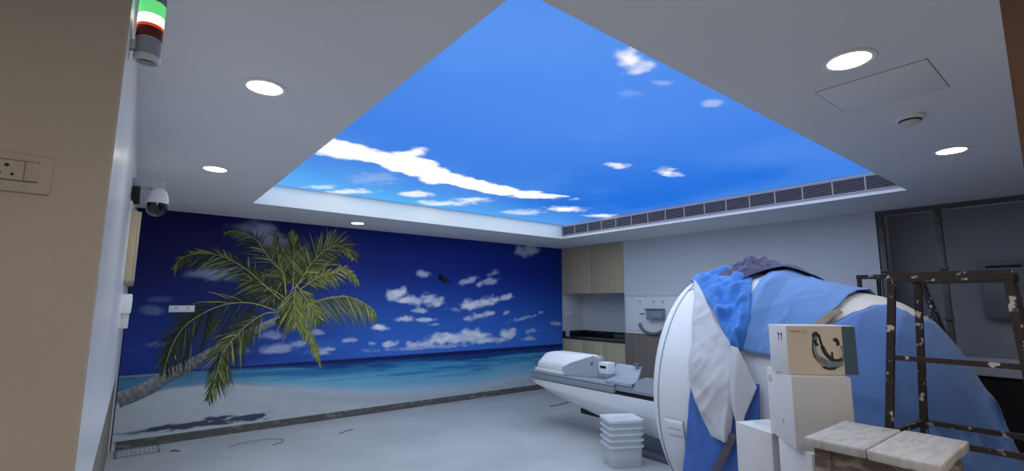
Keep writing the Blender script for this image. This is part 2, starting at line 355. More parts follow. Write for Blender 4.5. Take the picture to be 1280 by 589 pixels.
def smooth_line(pts, n):
    p = np.array(pts, float); p = np.vstack([2 * p[0] - p[1], p, 2 * p[-1] - p[-2]]); o = []
    for i in range(1, len(p) - 2):
        for t in np.linspace(0, 1, 12, endpoint=False):
            o.append(.5 * ((2 * p[i]) + (p[i + 1] - p[i - 1]) * t + (2 * p[i - 1] - 5 * p[i] + 4 * p[i + 1] - p[i + 2]) * t * t + (-p[i - 1] + 3 * p[i] - 3 * p[i + 1] + p[i + 2]) * t ** 3))
    o.append(p[-2]); o = np.array(o); s = np.r_[0, np.cumsum(np.hypot(*np.diff(o, axis=0).T))]
    q = np.linspace(0, s[-1], n)
    return np.stack([np.interp(q, s, o[:, 0]), np.interp(q, s, o[:, 1])], 1)

def mural_paint(X, Z):
    n = Fbm(11)
    hz = .776
    S = lambda c: L3(c)
    t = np.clip((Z - hz) / 1.85, 0, 1); r = np.clip(X / 6.5, 0, 1)
    top = mix(np.broadcast_to(S((14, 20, 84)), X.shape + (3,)), S((14, 42, 138)), sstep(.1, .6, r))
    low = mix(np.broadcast_to(S((34, 58, 140)), X.shape + (3,)), S((54, 112, 206)), sstep(.1, .55, r))
    c = low * (1 - sstep(0, .75, t)[..., None]) + top * sstep(0, .75, t)[..., None]
    c = mix(c, S((70, 110, 200)), sstep(.45, .8, n.f(X * 1.5, Z * 5)) * sstep(.45, .0, t) * .5)
    den = np.zeros_like(X)
    for x, z, a, bb, k in CLOUDS:
        s = 1 / min(a, bb * 1.6)
        w = .52 * n.f(X * s * .8 + 5 * x, Z * s * 1.3 + 3 * z, 3) + .48 * n.f(X * 9, Z * 14, 7); dx = (X - x) / a
        tilt = .18 if x > 4.2 and z > 1.2 else 0.
        dz = (Z - z - tilt * (X - x)) / bb
        dz = np.where(dz < 0, dz * 1.35, dz)
        soft = .6 if (z > 1.8 and x < 2) else .42
        rr = np.sqrt(dx * dx + dz * dz) + (w - .5) * 2.3
        den = np.maximum(den, min(1, k * 1.15) * sstep(1.15, 1.15 - soft * 2.2, rr))
    shade = sstep(.35, .7, n.f(X * 7 + 3, Z * 12))
    cl = mix(np.broadcast_to(S((236, 240, 246)), X.shape + (3,)), S((190, 206, 234)), shade * .7)
    cl = mix(cl, S((140, 152, 190)), sstep(2.2, .8, X) * .8)
    c = c * (1 - den[..., None]) + cl * den[..., None]
    # sea
    zs = np.interp(X, [p[0] for p in SAND], [p[1] for p in SAND]); zw = np.interp(X, [p[0] for p in WET], [p[1] for p in WET])
    ws = n.f(X * 1.5, Z * 24); w2 = n.f(X * 4, Z * 40)
    u = np.clip((Z - zs) / (hz - zs), -1, 1)
    deep = mix(np.broadcast_to(S((70, 148, 190)), X.shape + (3,)), S((38, 98, 160)), sstep(.42, .62, ws) * .7)
    deep = mix(deep, S((84, 158, 194)), sstep(.5, .7, w2) * .4)
    sea = mix(np.broadcast_to(S((172, 190, 206)), X.shape + (3,)), S((116, 178, 204)), sstep(.02, .3, u))
    sea = sea * (1 - sstep(.25, .62, u + (ws - .5) * .4)[..., None]) + deep * sstep(.25, .62, u + (ws - .5) * .4)[..., None]
    left = sstep(1.9, .6, X)
    sea = mix(sea, S((74, 118, 148)), left * .7)
    sea = mix(sea, S((24, 62, 130)), sstep(.72, .84, u + (ws - .5) * .25) * (1 - .6 * left))
    sea = mix(sea, S((20, 34, 92)), sstep(.87, .93, u))
    sea = mix(sea, S((148, 158, 182)), sstep(.02, .0, np.abs(Z - .755)) * sstep(.9, .2, X) * .8)
    c = np.where((Z < hz)[..., None], sea, c)
    # sand, wet sand
    g = n.f(X * 9, Z * 20)
    sand = mix(np.broadcast_to(S((196, 202, 206)), X.shape + (3,)), S((180, 187, 193)), g)
    sand = mix(sand, S((164, 170, 186)), sstep(.12, .0, np.abs(Z - (zs - .07))) * .5 * sstep(1.2, 2.0, X))
    m_ = sstep(.02, -.02, Z - zs + (ws - .5) * .03)
    c = c * (1 - m_[..., None]) + sand * m_[..., None]
    # the printed palm's shadow on the printed sand
    sh = np.zeros_like(X)
    for x, z, a, bb in SHADOW:
        w = n.f(X * 6 + x, Z * 34)
        rr = np.sqrt(((X - x) / a) ** 2 + ((Z - z) / bb) ** 2) + (w - .5) * 2.0
        sh = np.maximum(sh, sstep(1.0, .6, rr))
    c = mix(c, S((34, 42, 78)), sh * .9)
    return c

PV, PQ, PC = [], [], []
def add_quads(pts_l, pts_r, cols, layer):
    b0 = len(PV)
    for (a, b_, cc) in zip(pts_l, pts_r, cols):
        PV.append((a[0], YM - layer, a[1])); PV.append((b_[0], YM - layer, b_[1])); PC.append(cc); PC.append(cc)
    for i in range(len(cols) - 1): PQ.append((b0 + 2 * i, b0 + 2 * i + 1, b0 + 2 * i + 3, b0 + 2 * i + 2))
G_DARK, G_MID, G_LITE, G_YEL = L3((28, 36, 26)), L3((84, 98, 46)), L3((158, 168, 88)), L3((196, 188, 110))
rng = random.Random(5)
def frond(pts, lu, ld, tone, layer, n=46, wid=.011, droop=.35, t0=.12, rib=.011, tipk=.35, angu=58, angd=58, ribc=None, dens=2.0, dark=1.):
    """midrib + leaflets; lu / ld = leaflet length on the left / right hand side of the direction of growth"""
    q = smooth_line(pts, 80)
    T = np.gradient(q, axis=0); T /= np.hypot(*T.T)[:, None]
    for side, ln, ang in ((1, lu, angu), (-1, ld, angd)):
        if ln <= 0: continue
        n2 = int(n * dens)
        for i in range(n2):
            t = t0 + (1 - t0) * (i + rng.random() * .9) / n2
            k = min(79, int(t * 79)); p = q[k]; tt = T[k]; nn = np.array((-tt[1], tt[0])) * side
            a = R(ang * (1 - .5 * t) + rng.uniform(-13, 13)); d = tt * math.cos(a) + nn * math.sin(a)
            L = ln * (math.sin(math.pi * min(1, .22 + .78 * (t if t < .5 else .5 + (t - .5) * .9)) * .92) ** .6) * rng.uniform(.62, 1.2) * (1 - (1 - tipk) * max(0, t - .6) / .4)
            w = wid * .8 * rng.uniform(.6, 1.3)
            g = np.array((0, -1)) * droop * L
            p1 = p + d * L * .5 + g * .18; p2 = p + d * L + g
            s = rng.random(); base = (G_DARK * (1 - s) + G_MID * s) * dark
            if rng.random() < tone: base = G_MID * (1 - s) + (G_LITE if rng.random() < .7 else G_YEL) * s
            pp = [p, p * .25 + p1 * .5 + p2 * .25 - g * .05, p2]
            m1 = (p + p1) / 2; m2 = (p1 + p2) / 2
            pp = [p, m1, (m1 + m2) / 2, m2, p2]; ww = [.5, 1, .95, .6, .05]
            l, r_ = [], []
            for j in range(5):
                tg = pp[min(j + 1, 4)] - pp[max(j - 1, 0)]; tg = tg / (np.hypot(*tg) + 1e-9); nv = np.array((-tg[1], tg[0])) * w * ww[j] * .5
                l.append(pp[j] + nv); r_.append(pp[j] - nv)
            lay = layer + rng.random() * .0003
            add_quads(l, r_, [base * f for f in (.7, .9, 1.05, 1.1, .9)], lay)
    rc = ribc if ribc is not None else G_YEL
    nv = np.stack([-T[:, 1], T[:, 0]], 1); wd = rib * np.linspace(1, .35, 80)[:, None] * .5
    add_quads(list(q + nv * wd), list(q - nv * wd), [rc * .85] * 80, layer + .0004)

# trunk: ringed grey bark
q = smooth_line(TRUNK, 160); T = np.gradient(q, axis=0); T /= np.hypot(*T.T)[:, None]; nv = np.stack([-T[:, 1], T[:, 0]], 1)
q = q[q[:, 0] > -.034]; T = T[-len(q):]; nv = nv[-len(q):]
wd = np.interp(np.linspace(0, 1, len(q)), [0, .35, .7, 1], [.085, .068, .052, .046])
nb = Fbm(21)
for a in range(8):
    f0, f1 = -1 + a / 4, -1 + (a + 1) / 4
    s = .55 + .5 * (a / 7); ii = np.arange(len(q))
    v = nb.f(ii * .33, np.full(len(q), a * .9), 3); ring = .82 + .25 * (np.sin(ii * 1.15 + a * .3 + v * 5) > -.2)
    add_quads(list(q + nv * wd[:, None] * f0), list(q + nv * wd[:, None] * f1), [L3((150, 150, 152)) * (s * rg * (.55 + .9 * vv)) for rg, vv in zip(ring, v)], .0006)
frond(F12, 0.280, 0.336, .15, .0010, 36, droop=.3, dark=.7)
frond(F11, 0.308, 0.308, .1, .0010, 30, droop=.5, dark=.6)
frond(F15, 0.308, 0.364, .1, .0010, 40, droop=.25, dark=.7)
frond(F14, 0.210, 0.182, .3, .0012, 40, droop=.0, angu=38, angd=38)
frond(F3, 0.280, 0.238, .45, .0014, 52, droop=.0, angu=40, angd=40, t0=.05, dens=2.0)
frond(F2, 0.280, 0.238, .25, .0016, 54, droop=.22, dens=1.6, dark=.85)
frond(F1, 0.336, 0.238, .22, .0018, 64, droop=.3, angd=48, dens=1.5, dark=.8)
frond(F8, 0.476, 0.364, .06, .0018, 84, droop=.4, angu=62, angd=50, wid=.012, dens=1.35, dark=.55)
frond(F4, 0.476, 0.238, .5, .0020, 64, droop=.3, wid=.012, angd=48, dens=2.0)
frond(F5, 0.168, 0.224, .8, .0022, 40, droop=.35, dens=2.0)
frond(F6, 0.070, 0.364, .75, .0022, 64, droop=.5, wid=.012, dens=1.9)
frond(F7, 0.126, 0.126, .8, .0022, 44, droop=.3, angu=40, angd=40, dens=2.0)
frond(F9, 0.364, 0.280, .25, .0024, 80, droop=.3, wid=.012, angu=50, angd=45, dens=1.5, dark=.8)
frond(F13, 0.196, 0.280, .8, .0025, 34, droop=.5, dens=2.0)
frond(F10, 0.280, 0.280, .8, .0026, 44, droop=.7, wid=.011, dens=2.0)
for cx, cz in COCO:
    for k in range(3):
        a = np.linspace(0, math.pi, 9); rr = .045
        l = [(cx + rr * math.cos(x), cz + rr * math.sin(x)) for x in a]; r_ = [(cx + rr * math.cos(x), cz - rr * math.sin(x)) for x in a]
    add_quads(l, r_, [L3((34, 28, 26))] * 9, .0023)
nx, nz = 1050, 400
gx, gz = np.meshgrid(np.linspace(-.036, XR, nx), np.linspace(.09, H, nz))
C0 = mural_paint(gx, gz).reshape(-1, 3)
mural = grid_mesh('beach_mural', np.stack([gx.ravel(), np.full(gx.size, YM), gz.ravel()], 1), C0 * MURAL_GAIN, nx, nz,
                  (np.array(PV), PQ, np.array(PC) * MURAL_GAIN))
m = bpy.data.materials.new('printed mural'); m.use_nodes = True; nt = m.node_tree; bs = nt.nodes['Principled BSDF']
at = nt.nodes.new('ShaderNodeAttribute'); at.attribute_name = 'print'; nt.links.new(at.outputs['Color'], bs.inputs['Base Color'])
bs.inputs['Roughness'].default_value = .55; bs.inputs['Specular IOR Level'].default_value = .2
mural.data.materials.append(m)
tag(mural, 'wall-wide printed mural of a leaning palm tree on a tropical beach', 'mural')

# ================================================================== CEILING FIXTURES
dl = thing('downlight', 'lit round downlight in the ceiling left of the sky panel, nearest the signal tower', 'downlight', (.415, 2.472, H), 'round ceiling downlights')
c = (.415, 2.472, H)
MB().lathe([(.076, .002), (.098, .002), (.1, -.004), (.094, -.008), (.078, -.006)], c, 48).build('trim_ring', M['white'], dl)
MB().lathe([(.0, -.003), (.05, -.0045), (.078, -.004), (.078, .001)], c, 48).build('diffuser', M['lamp'], dl)
for x, y, lb in ((.423, 4.322, 'lit round downlight in the ceiling above the palm fronds, left of the sky panel'),
                 (2.271, 6.22, 'lit round downlight in the ceiling strip close above the mural'),
                 (2.303, .622, 'lit round downlight in the ceiling beside the access hatch, largest on the right'),
                 (4.252, .624, 'lit round downlight in the ceiling past the smoke detector, farthest right')):
    dup(dl, (x, y, H), lb)
cap = thing('sprinkler_cap', 'small unlit round cap in the ceiling strip above the mural, right of the lit downlight', 'ceiling cap', (3.366, 6.257, H), 'small ceiling caps')
MB().lathe([(.0, -.008), (.03, -.008), (.042, -.004), (.045, .006)], (3.366, 6.257, H), 28).build('cover', M['white'], cap)
MB().lathe([(.045, .006), (.045, -.001), (.056, -.002), (.058, .006)], (3.366, 6.257, H), 28).build('flange', M['offwhite'], cap)
for x, y, lb in ((6.05, 2.52, 'small unlit round cap in the ceiling above the scanner, between vent and wall'),
                 (.429, 6.3, 'small unlit round cap in the ceiling by the mural left end, near the dome camera'),
                 (6.1, .62, 'small unlit round cap in the dark ceiling corner above the unfinished bay')):
    dup(cap, (x, y, H), lb)

sd = thing('smoke_detector', 'white smoke detector on the ceiling between hatch and far right downlight', 'smoke detector', (3.293, .635, H))
c = (3.293, .635, H)
MB().lathe([(.0, -.022), (.06, -.022), (.068, -.016), (.07, .001)], c, 36).build('base', M['white'], sd)
MB().lathe([(.0, -.05), (.026, -.05), (.04, -.044), (.046, -.03), (.048, -.021)], c, 36).build('sensor_head', M['offwhite'], sd)
MB().lathe([(.0495, -.03), (.05, -.026), (.0495, -.022), (.044, -.022), (.044, -.03)], c, 36).build('vent_ring', M['black'], sd)

ah = thing('access_hatch', 'flush rectangular access hatch with dark joint in the ceiling by the large right downlight', 'access hatch', (2.76, .625, H))
MB().mm((2.546, .415, H - .0025), (2.965, .835, H + .006), bev=.001).build('panel', M['ceiling'], ah)
b = MB()
for a, e in (((2.543, .412), (2.546, .838)), ((2.965, .412), (2.968, .838)), ((2.543, .835), (2.968, .838)), ((2.543, .412), (2.968, .415))):
    b.mm((a[0], a[1], H - .0015), (e[0], e[1], H + .002))
b.build('joint', M['joint'], ah)

# linear air vent along the right side of the recess
vx = RX1; va, vb, vz0, vz1 = 1.16, 5.60, 2.652, 2.79
v = thing('linear_vent', 'long slotted air vent along the right side of the sky recess', 'air vent', (vx, 3.4, vz0))
MB().mm((vx - .004, va, vz0), (vx + .004, vb, vz1)).build('back_plate', M['ventback'], v)
b = MB()
b.mm((vx - .014, va - .02, vz0 - .012), (vx, vb + .015, vz0 + .003)); b.mm((vx - .014, va - .02, vz1 - .003), (vx, vb + .015, vz1 + .012))
b.mm((vx - .014, va - .02, vz0), (vx, va, vz1)); b.mm((vx - .014, vb, vz0), (vx, vb + .015, vz1))
b.build('frame', M['ventframe'], v)
for k in range(7):
    z = vz0 + .012 + k * .019
    MB().box((vx - .009, (va + vb) / 2, z + .004), (.012, vb - va - .002, .006), ry=R(-28)).build('slat', M['ventslat'], v)
n = 16
for k in range(1, n):
    y = va + (vb - va) * k / n
    MB().mm((vx - .0155, y - .006, vz0), (vx - .002, y + .006, vz1)).build('divider', M['ventframe'], v)

# ================================================================== LEFT SIDE FIXTURES
tx, ty = -.03, 1.80
t = thing('signal_tower', 'stacked signal tower with lit green and clear lenses over a dark red one', 'signal light', (tx, ty, 2.305))
MB().lathe([(.026, 0), (.033, .002), (.035, .016), (.035, .018)], (tx, ty, 2.305), 40).build('foot', M['palegrey'], t)
MB().lathe([(.033, .017), (.033, .074), (.03, .076)], (tx, ty, 2.305), 40).build('base', M['greyplastic'], t)
MB().lathe([(.032, .075), (.034, .077), (.034, .108), (.032, .109)], (tx, ty, 2.305), 40).build('red_lens', M['lens_red'], t)
MB().lathe([(.034, .108), (.035, .109), (.035, .117), (.034, .118)], (tx, ty, 2.305), 40).build('lens_rim', M['lens_orange'], t)
MB().lathe([(.033, .117), (.034, .118), (.034, .149), (.033, .15)], (tx, ty, 2.305), 40).build('clear_lens', M['lens_clear'], t)
MB().lathe([(.033, .149), (.034, .151), (.034, .193), (.033, .194)], (tx, ty, 2.305), 40).build('green_lens', M['lens_green'], t)
MB().lathe([(.035, .193), (.035, .215), (.03, .232), (.012, .238), (0, .238)], (tx, ty, 2.305), 40).build('cap', M['greyplastic'], t)
b = MB().box((-.078, ty, 2.35), (.012, .05, .08), bev=.003); b.box((-.066, ty, 2.35), (.02, .024, .03), bev=.003)
b.build('bracket', M['palegrey'], t)

c = thing('dome_camera', 'white ceiling-height dome security camera on a bracket by the left wall', 'security camera', (.0, 3.7, 2.2))
MB().mm((-.085, 3.62, 2.20), (-.058, 3.82, 2.33), bev=.006).build('wall_plate', M['palegrey'], c)
MB().mm((-.06, 3.66, 2.262), (.10, 3.78, 2.318), bev=.012).build('arm', M['palegrey'], c)
b = MB(); b.tube([(-.06, 3.66, 2.24), (-.035, 3.645, 2.2), (-.03, 3.64, 2.15)], .016, 12); b.box((-.038, 3.64, 2.21), (.04, .05, .09), bev=.008)
b.build('cable_gland', M['black'], c)
MB().lathe([(.0, .095), (.02, .095), (.034, .085), (.05, .06), (.058, .03), (.06, .0), (.056, -.004), (.0, -.004)], (.07, 3.68, 2.175), 40).build('housing', M['white'], c)
pr = [(.056, .0)] + [(.055 * math.cos(R(a)), -.028 - .055 * math.sin(R(a))) for a in range(0, 91, 9)]
MB().lathe(pr, (.07, 3.68, 2.172), 40).build('dome', M['glassblack'], c)
MB().lathe([(.0, -.0835), (.010, -.0842), (.014, -.080), (.014, -.06)], (.062, 3.66, 2.172), 20).build('lens', M['darkgrey'], c)

k = thing('wall_cupboard', 'pale wooden high cupboard on the left wall under the dome camera', 'cupboard', (-.03, 4.9, 1.71))
MB().mm((lw(4.9) - .01, 4.40, 1.71), (-.018, 6.4, 2.22), bev=.003).build('body', M['oak'], k)
for y0, y1 in ((4.403, 5.398), (5.402, 6.397)):
    MB().mm((-.018, y0, 1.715), (.0, y1, 2.215), bev=.002).build('door', M['oak'], k)

w = thing('wall_intercom', 'white stepped control box on the left wall below the pale cupboard', 'control box', (-.03, 4.9, 1.36))
MB().mm((lw(4.9) - .01, 4.78, 1.47), (.0, 5.06, 1.62), bev=.008).build('upper_box', M['white'], w)
MB().mm((lw(4.9) - .01, 4.8, 1.355), (-.008, 5.04, 1.472), bev=.008).build('lower_box', M['offwhite'], w)
MB().mm((-.002, 4.84, 1.50), (.003, 5.0, 1.59), bev=.002).build('faceplate', M['palegrey'], w)

# socket plate on the near wall
yn = 1.65
s = thing('wall_socket', 'flush switched socket plate on the near grey brown wall', 'socket', (-.26, yn, 1.84))
MB().mm((-.345, yn - .009, 1.836), (-.186, yn + .001, 1.930), bev=.003).build('plate', M['nearwall'], s)
MB().mm((-.324, yn - .012, 1.864), (-.236, yn - .006, 1.912), bev=.0015).build('socket_insert', M['nearwall'], s)
MB().box((-.2225, yn - .012, 1.888), (.024, .008, .047), bev=.002, rx=R(4)).build('switch_rocker', M['nearwall'], s)
for x, z, r_ in ((-.2665, 1.899, .0042), (-.2775, 1.879, .0032), (-.2555, 1.8775, .0034)):
    MB().lathe([(0, -.0005), (r_, -.0005), (r_, .002)], (x, yn - .0125, z), 16, axis='Y').build('pin_hole', M['black'], s)
b = MB().mm((-.3245, yn - .0122, 1.8625), (-.21, yn - .009, 1.8642)); b.mm((-.3245, yn - .0122, 1.912), (-.21, yn - .009, 1.9132))
b.build('insert_joint', M['tapedark'], s)

# outlet plate on the mural
s = thing('wall_outlet', 'white double outlet plate set in the mural among the palm fronds', 'outlet', (.459, YM, 1.43))
MB().mm((.336, YM - .012, 1.437), (.582, YM + .001, 1.512), bev=.003).build('plate', M['white'], s)
for x in (.405, .512):
    b = MB()
    for dx, dz, r_ in ((0, .012, .009), (-.018, -.014, .004), (.018, -.014, .004)):
        b.lathe([(0, -.0135), (r_, -.0135), (r_, -.010)], (x + dx, YM, 1.476 + dz), 14, axis='Y')
    b.build('pin_holes', M['darkgrey'], s)
# bundled black cable end poking out of the mural
s = thing('cable_stub', 'black cable end poking out of the blue mural sky', 'cable', (3.86, YM, 1.93))
b = MB(); b.tube([(3.84, YM + .002, 1.955), (3.845, YM - .03, 1.955), (3.88, YM - .05, 1.935), (3.91, YM - .05, 1.90)], .028, 12)
b.build('cable_end', M['black'], s)
b = MB(); b.tube([(3.89, YM - .05, 1.925), (3.94, YM - .06, 1.89), (3.96, YM - .05, 1.86)], .010, 8); b.tube([(3.88, YM - .05, 1.93), (3.93, YM - .065, 1.92), (3.965, YM - .06, 1.90)], .009, 8)
b.build('wire_strands', M['black'], s)
MB().lathe([(0, -.006), (.045, -.006), (.05, .0)], (3.84, YM, 1.955), 20, axis='Y').build('grommet', M['black'], s)

# floor grate and offcuts
g = thing('floor_grate', 'pale patterned floor drain grate in the corner below the mural', 'floor grate', (.19, 6.53, 0))
b = MB()
for a, e in (((.0, 6.40), (.37, 6.415)), ((.0, 6.675), (.37, 6.69)), ((.0, 6.40), (.015, 6.69)), ((.355, 6.40), (.37, 6.69))):
    b.mm((a[0], a[1], 0), (e[0], e[1], .012))
b.build('frame', M['greyplastic'], g)
b = MB()
for i in range(9):
    x = .015 + .34 * (i + .5) / 9; b.mm((x - .007, 6.41, .001), (x + .007, 6.68, .010))
for i in range(3):
    y = 6.415 + .26 * (i + .5) / 3; b.mm((.012, y - .02, .001), (.358, y + .02, .009))
b.build('bars', M['palegrey'], g)
MB().mm((.01, 6.41, .0), (.36, 6.68, .003)).build('well', M['darkgrey'], g)
def scrap(lb, pts, r_):
    tag(MB().tube(pts, r_, 8).build('wire_offcut', M['wire']), lb, 'wire offcut', 'wire offcuts on the floor')
arc = [(1.25 + .27 * math.cos(R(a)) - .03, 6.07 + .13 * math.sin(R(a)), .006 + .012 * math.sin(R(max(a, 0)) * .8)) for a in range(-60, 195, 15)]
scrap('curved thin wire offcut on the floor near the mural palm shadow', arc, .003)
scrap('short straight wire offcut lying on the floor in the middle before the mural', [(2.08, 5.96, .006), (2.18, 6.03, .006), (2.28, 6.06, .006)], .005)
scrap('tiny wire offcut on the floor beside the drain grate', [(.45, 6.36, .006), (.5, 6.34, .01), (.53, 6.29, .006)], .006)
scrap('long thin wire offcut on the floor behind the far table end', [(5.1, 5.55, .005), (5.3, 5.56, .008), (5.6, 5.62, .005)], .006)

# ================================================================== CABINET ALCOVE
x0 = XR
u = thing('upper_cabinet', 'pale ash wall cabinet hanging in the alcove right of the mural', 'cabinet', (x0 + .2, 5.98, 1.73))
MB().mm((x0 + .012, 5.243, 1.735), (x0 + .36, 6.728, 2.596), bev=.002).build('body', M['oak'], u)
for a, e in ((5.24, 5.984), (5.988, 6.732)):
    MB().mm((x0 - .01, a, 1.728), (x0 + .012, e, 2.592), bev=.0015).build('door', M['oak'], u)
u = thing('base_cabinet', 'pale ash base cabinet under the dark worktop in the alcove', 'cabinet', (x0 + .3, 5.98, 0))
MB().mm((x0 + .03, 5.243, .08), (x0 + .58, 6.728, .888), bev=.002).build('body', M['oak'], u)
MB().mm((x0 + .06, 5.25, 0), (x0 + .56, 6.72, .082)).build('plinth', M['oakdark'], u)
for a, e in ((5.243, 5.735), (5.739, 6.231), (6.235, 6.728)):
    MB().mm((x0 + .008, a, .09), (x0 + .03, e, .886), bev=.0015).build('door', M['oak'], u)
u = thing('worktop', 'black granite worktop with low upstand in the alcove', 'worktop', (x0 + .3, 5.98, .89))
MB().mm((x0 - .012, 5.238, .889), (x0 + .6, 6.748, .921), bev=.003).build('slab', M['granite'], u)
MB().mm((x0 + .575, 5.238, .921), (x0 + .598, 6.748, 1.02), bev=.002).build('upstand', M['granite'], u)
MB().mm((x0 + .2, 6.726, .921), (x0 + .575, 6.748, 1.02), bev=.002).build('upstand', M['granite'], u)
MB().mm((x0 + .0, 6.726, .921), (x0 + .08, 6.748, 1.02), bev=.002).build('upstand', M['granite'], u)
MB().mm((x0 + .56, 5.62, .921), (x0 + .575, 5.95, .985), bev=.002).build('loose_strip', M['concrete'], u)
s = thing('switch_plate', 'pale switch plate on the alcove side wall above the worktop', 'switch', (x0 + .2, 6.75, 1.3))
MB().mm((x0 + .10, 6.741, 1.29), (x0 + .32, 6.751, 1.40), bev=.003).build('plate', M['offwhite'], s)
MB().mm((x0 + .12, 6.738, 1.31), (x0 + .2, 6.743, 1.38), bev=.002).build('rocker', M['white'], s)
MB().mm((x0 + .22, 6.738, 1.31), (x0 + .3, 6.743, 1.38), bev=.002).build('rocker', M['white'], s)

# white service panel with coil holder, brown panel below it
u = thing('service_panel', 'white wall panel with a grey holder and looped hose beside the scanner', 'wall panel', (x0, 4.6, 1.07))
MB().mm((x0 - .075, 4.0, 1.07), (x0 + .002, 5.16, 1.685), bev=.006).build('box', M['white'], u)
b = MB()
for a, e in (((4.0, 1.07), (5.16, 1.085)), ((4.0, 1.67), (5.16, 1.685)), ((5.135, 1.07), (5.16, 1.685))): b.mm((x0 - .085, a[0], a[1]), (x0 - .07, e[0], e[1]), bev=.003)
b.build('edge_frame', M['offwhite'], u)
b = MB().mm((x0 - .17, 4.40, 1.3), (x0 - .074, 4.69, 1.46), bev=.01); b.mm((x0 - .2, 4.38, 1.33), (x0 - .16, 4.55, 1.40), bev=.01)
b.build('holder', M['greyplastic'], u)
MB().mm((x0 - .19, 4.40, 1.455), (x0 - .074, 4.70, 1.475), bev=.004).build('holder_lid', M['darkgrey'], u)
arc = [(x0 - .11, 4.62 + .235 * math.cos(R(a)), 1.24 + .155 * math.sin(R(a))) for a in range(0, -181, -12)]
MB().tube(arc, .022, 12).build('hose', M['darkgrey'], u)
for y in (4.86, 4.6, 4.43):
    MB().lathe([(0, -.018), (.016, -.018), (.02, .0)], (x0 - .074, y, 1.585), 18, axis='X').build('knob', M['palegrey'], u)
MB().mm((x0 - .085, 4.78, 1.38), (x0 - .073, 4.87, 1.396)).build('slot', M['darkgrey'], u)
MB().mm((x0 - .082, 4.86, 1.118), (x0 - .073, 5.1, 1.126)).build('slot', M['palegrey'], u)
u = thing('wood_panel', 'grey brown wood panelled base unit below the white wall panel', 'panel', (x0, 4.6, 0))
MB().mm((x0 - .085, 3.9, .06), (x0 - .022, 5.18, 1.062), bev=.003).build('face', M['oakdark'], u)
MB().mm((x0 - .075, 3.9, .0), (x0 - .022, 5.18, .062)).build('plinth', M['black'], u)

# ================================================================== UNFINISHED BAY ON THE RIGHT
f = thing('metal_frame', 'dull steel stud frame across the unfinished bay on the right', 'metal frame', (x0, .5, 0))
MB().mm((x0 - .005, -1.2, 2.555), (x0 + .06, 1.655, 2.598)).build('top_rail', M['alu'], f)
for y in (1.62, 1.13, -.3):
    MB().mm((x0, y - .026, 0), (x0 + .05, y + .026, 2.557), bev=.003).build('post', M['alu'], f)
    for z in (1.42, 1.93, 2.43):
        b = MB().mm((x0 - .03, y - .04, z - .014), (x0 + .01, y + .03, z + .014), bev=.004); b.tube([(x0 - .02, y - .05, z), (x0 - .02, y + .01, z)], .011, 10)
        b.build('clamp', M['alu'], f)
e = thing('electrical_cabinet', 'grey metal electrical cabinet on the bay wall at right', 'electrical cabinet', (7.0, .6, 1.42))
MB().mm((6.86, .3, 1.42), (7.005, .91, 2.0), bev=.006).build('body', M['epanel'], e)
MB().mm((6.845, .315, 1.44), (6.862, .895, 1.985), bev=.004).build('door', M['epanel'], e)
MB().mm((6.838, .60, 1.935), (6.847, .86, 1.962), bev=.002).build('nameplate', M['black'], e)
MB().tube([(6.84, .35, 1.70), (6.825, .35, 1.70), (6.825, .35, 1.76), (6.84, .35, 1.76)], .006, 8).build('handle', M['alu'], e)

# ================================================================== PATIENT TABLE
AX = 4.5                                    # scanner and table centre line
t = thing('patient_table', 'white boat-shaped scanner patient table with grey side rails reaching into the scanner', 'patient table', (AX, 4.0, 0))
def hull(y):
    zb = float(np.interp(y, [2.5, 3.4, 3.9, 4.2, 4.7, 4.93, 4.98], [.10, .19, .262, .31, .405, .465, .50]))
    hw = float(np.interp(y, [2.5, 4.6, 4.9, 4.98], [.29, .275, .26, .235])); top = .578
    zc_ = zb + (top - zb) * .58; wb = hw * float(np.interp(y, [3.4, 4.98], [.5, .62]))
    pts = [(-hw, top), (-hw * .985, zc_ + .02), (-hw * .95, zc_ - .012), (-wb * 1.1, zb + .03), (-wb * .8, zb), (wb * .8, zb), (wb * 1.1, zb + .03), (hw * .95, zc_ - .012), (hw * .985, zc_ + .02), (hw, top)]
    return [(AX + x, y, z) for x, z in pts]
MB().rings([hull(y) for y in np.linspace(4.98, 2.59, 26)]).build('base', M['scanner'], t, sharp=25)
MB().mm((AX - .262, 2.59, .575), (AX + .262, 4.93, .60), bev=.004).build('gap_shade', M['black'], t)  # shade of the groove under the top, put in as a solid black slab
for sx in (-1, 1):
    b = MB().box((AX + sx * .262, 4.26, .62), (.05, 1.4, .066), bev=.006); b.box((AX + sx * .258, 4.26, .667), (.056, 1.4, .022), bev=.008)
    b.build('side_rail', M['greyplastic'], t)
b = MB().box((AX, 4.955, .632), (.56, .02, .09), bev=.006); b.build('end_plate', M['greyplastic'], t)
MB().mm((AX - .25, 2.45, .612), (AX + .25, 4.945, .68), bev=.01).build('table_top', M['greyplastic'], t)
MB().mm((AX - .12, 3.9, .24), (AX + .12, 4.22, .33), bev=.01).build('foot_bracket', M['black'], t)
b = MB().mm((AX - .16, 2.66, .0), (AX + .16, 3.34, .26), bev=.02); b.mm((AX - .24, 2.62, .0), (AX + .24, 3.40, .05), bev=.01)
b.build('pedestal', M['darkgrey'], t)
# curved cushion at the scanner end
def cush(y):
    k = float(np.interp(y, [2.6, 2.9, 3.15, 3.26, 3.30], [1, 1, .95, .7, .3])); pts = []
    for i in range(17):
        a = -1 + 2 * i / 16; pts.append((AX + .252 * a, y, .66 + k * (.05 + .10 * abs(a) ** 2.2)))
    return pts + [(AX + .25, y, .645), (AX - .25, y, .645)]
MB().rings([cush(y) for y in (3.30, 3.27, 3.22, 3.15, 3.05, 2.9, 2.6)]).build('cushion', M['midgrey'], t, sharp=50)

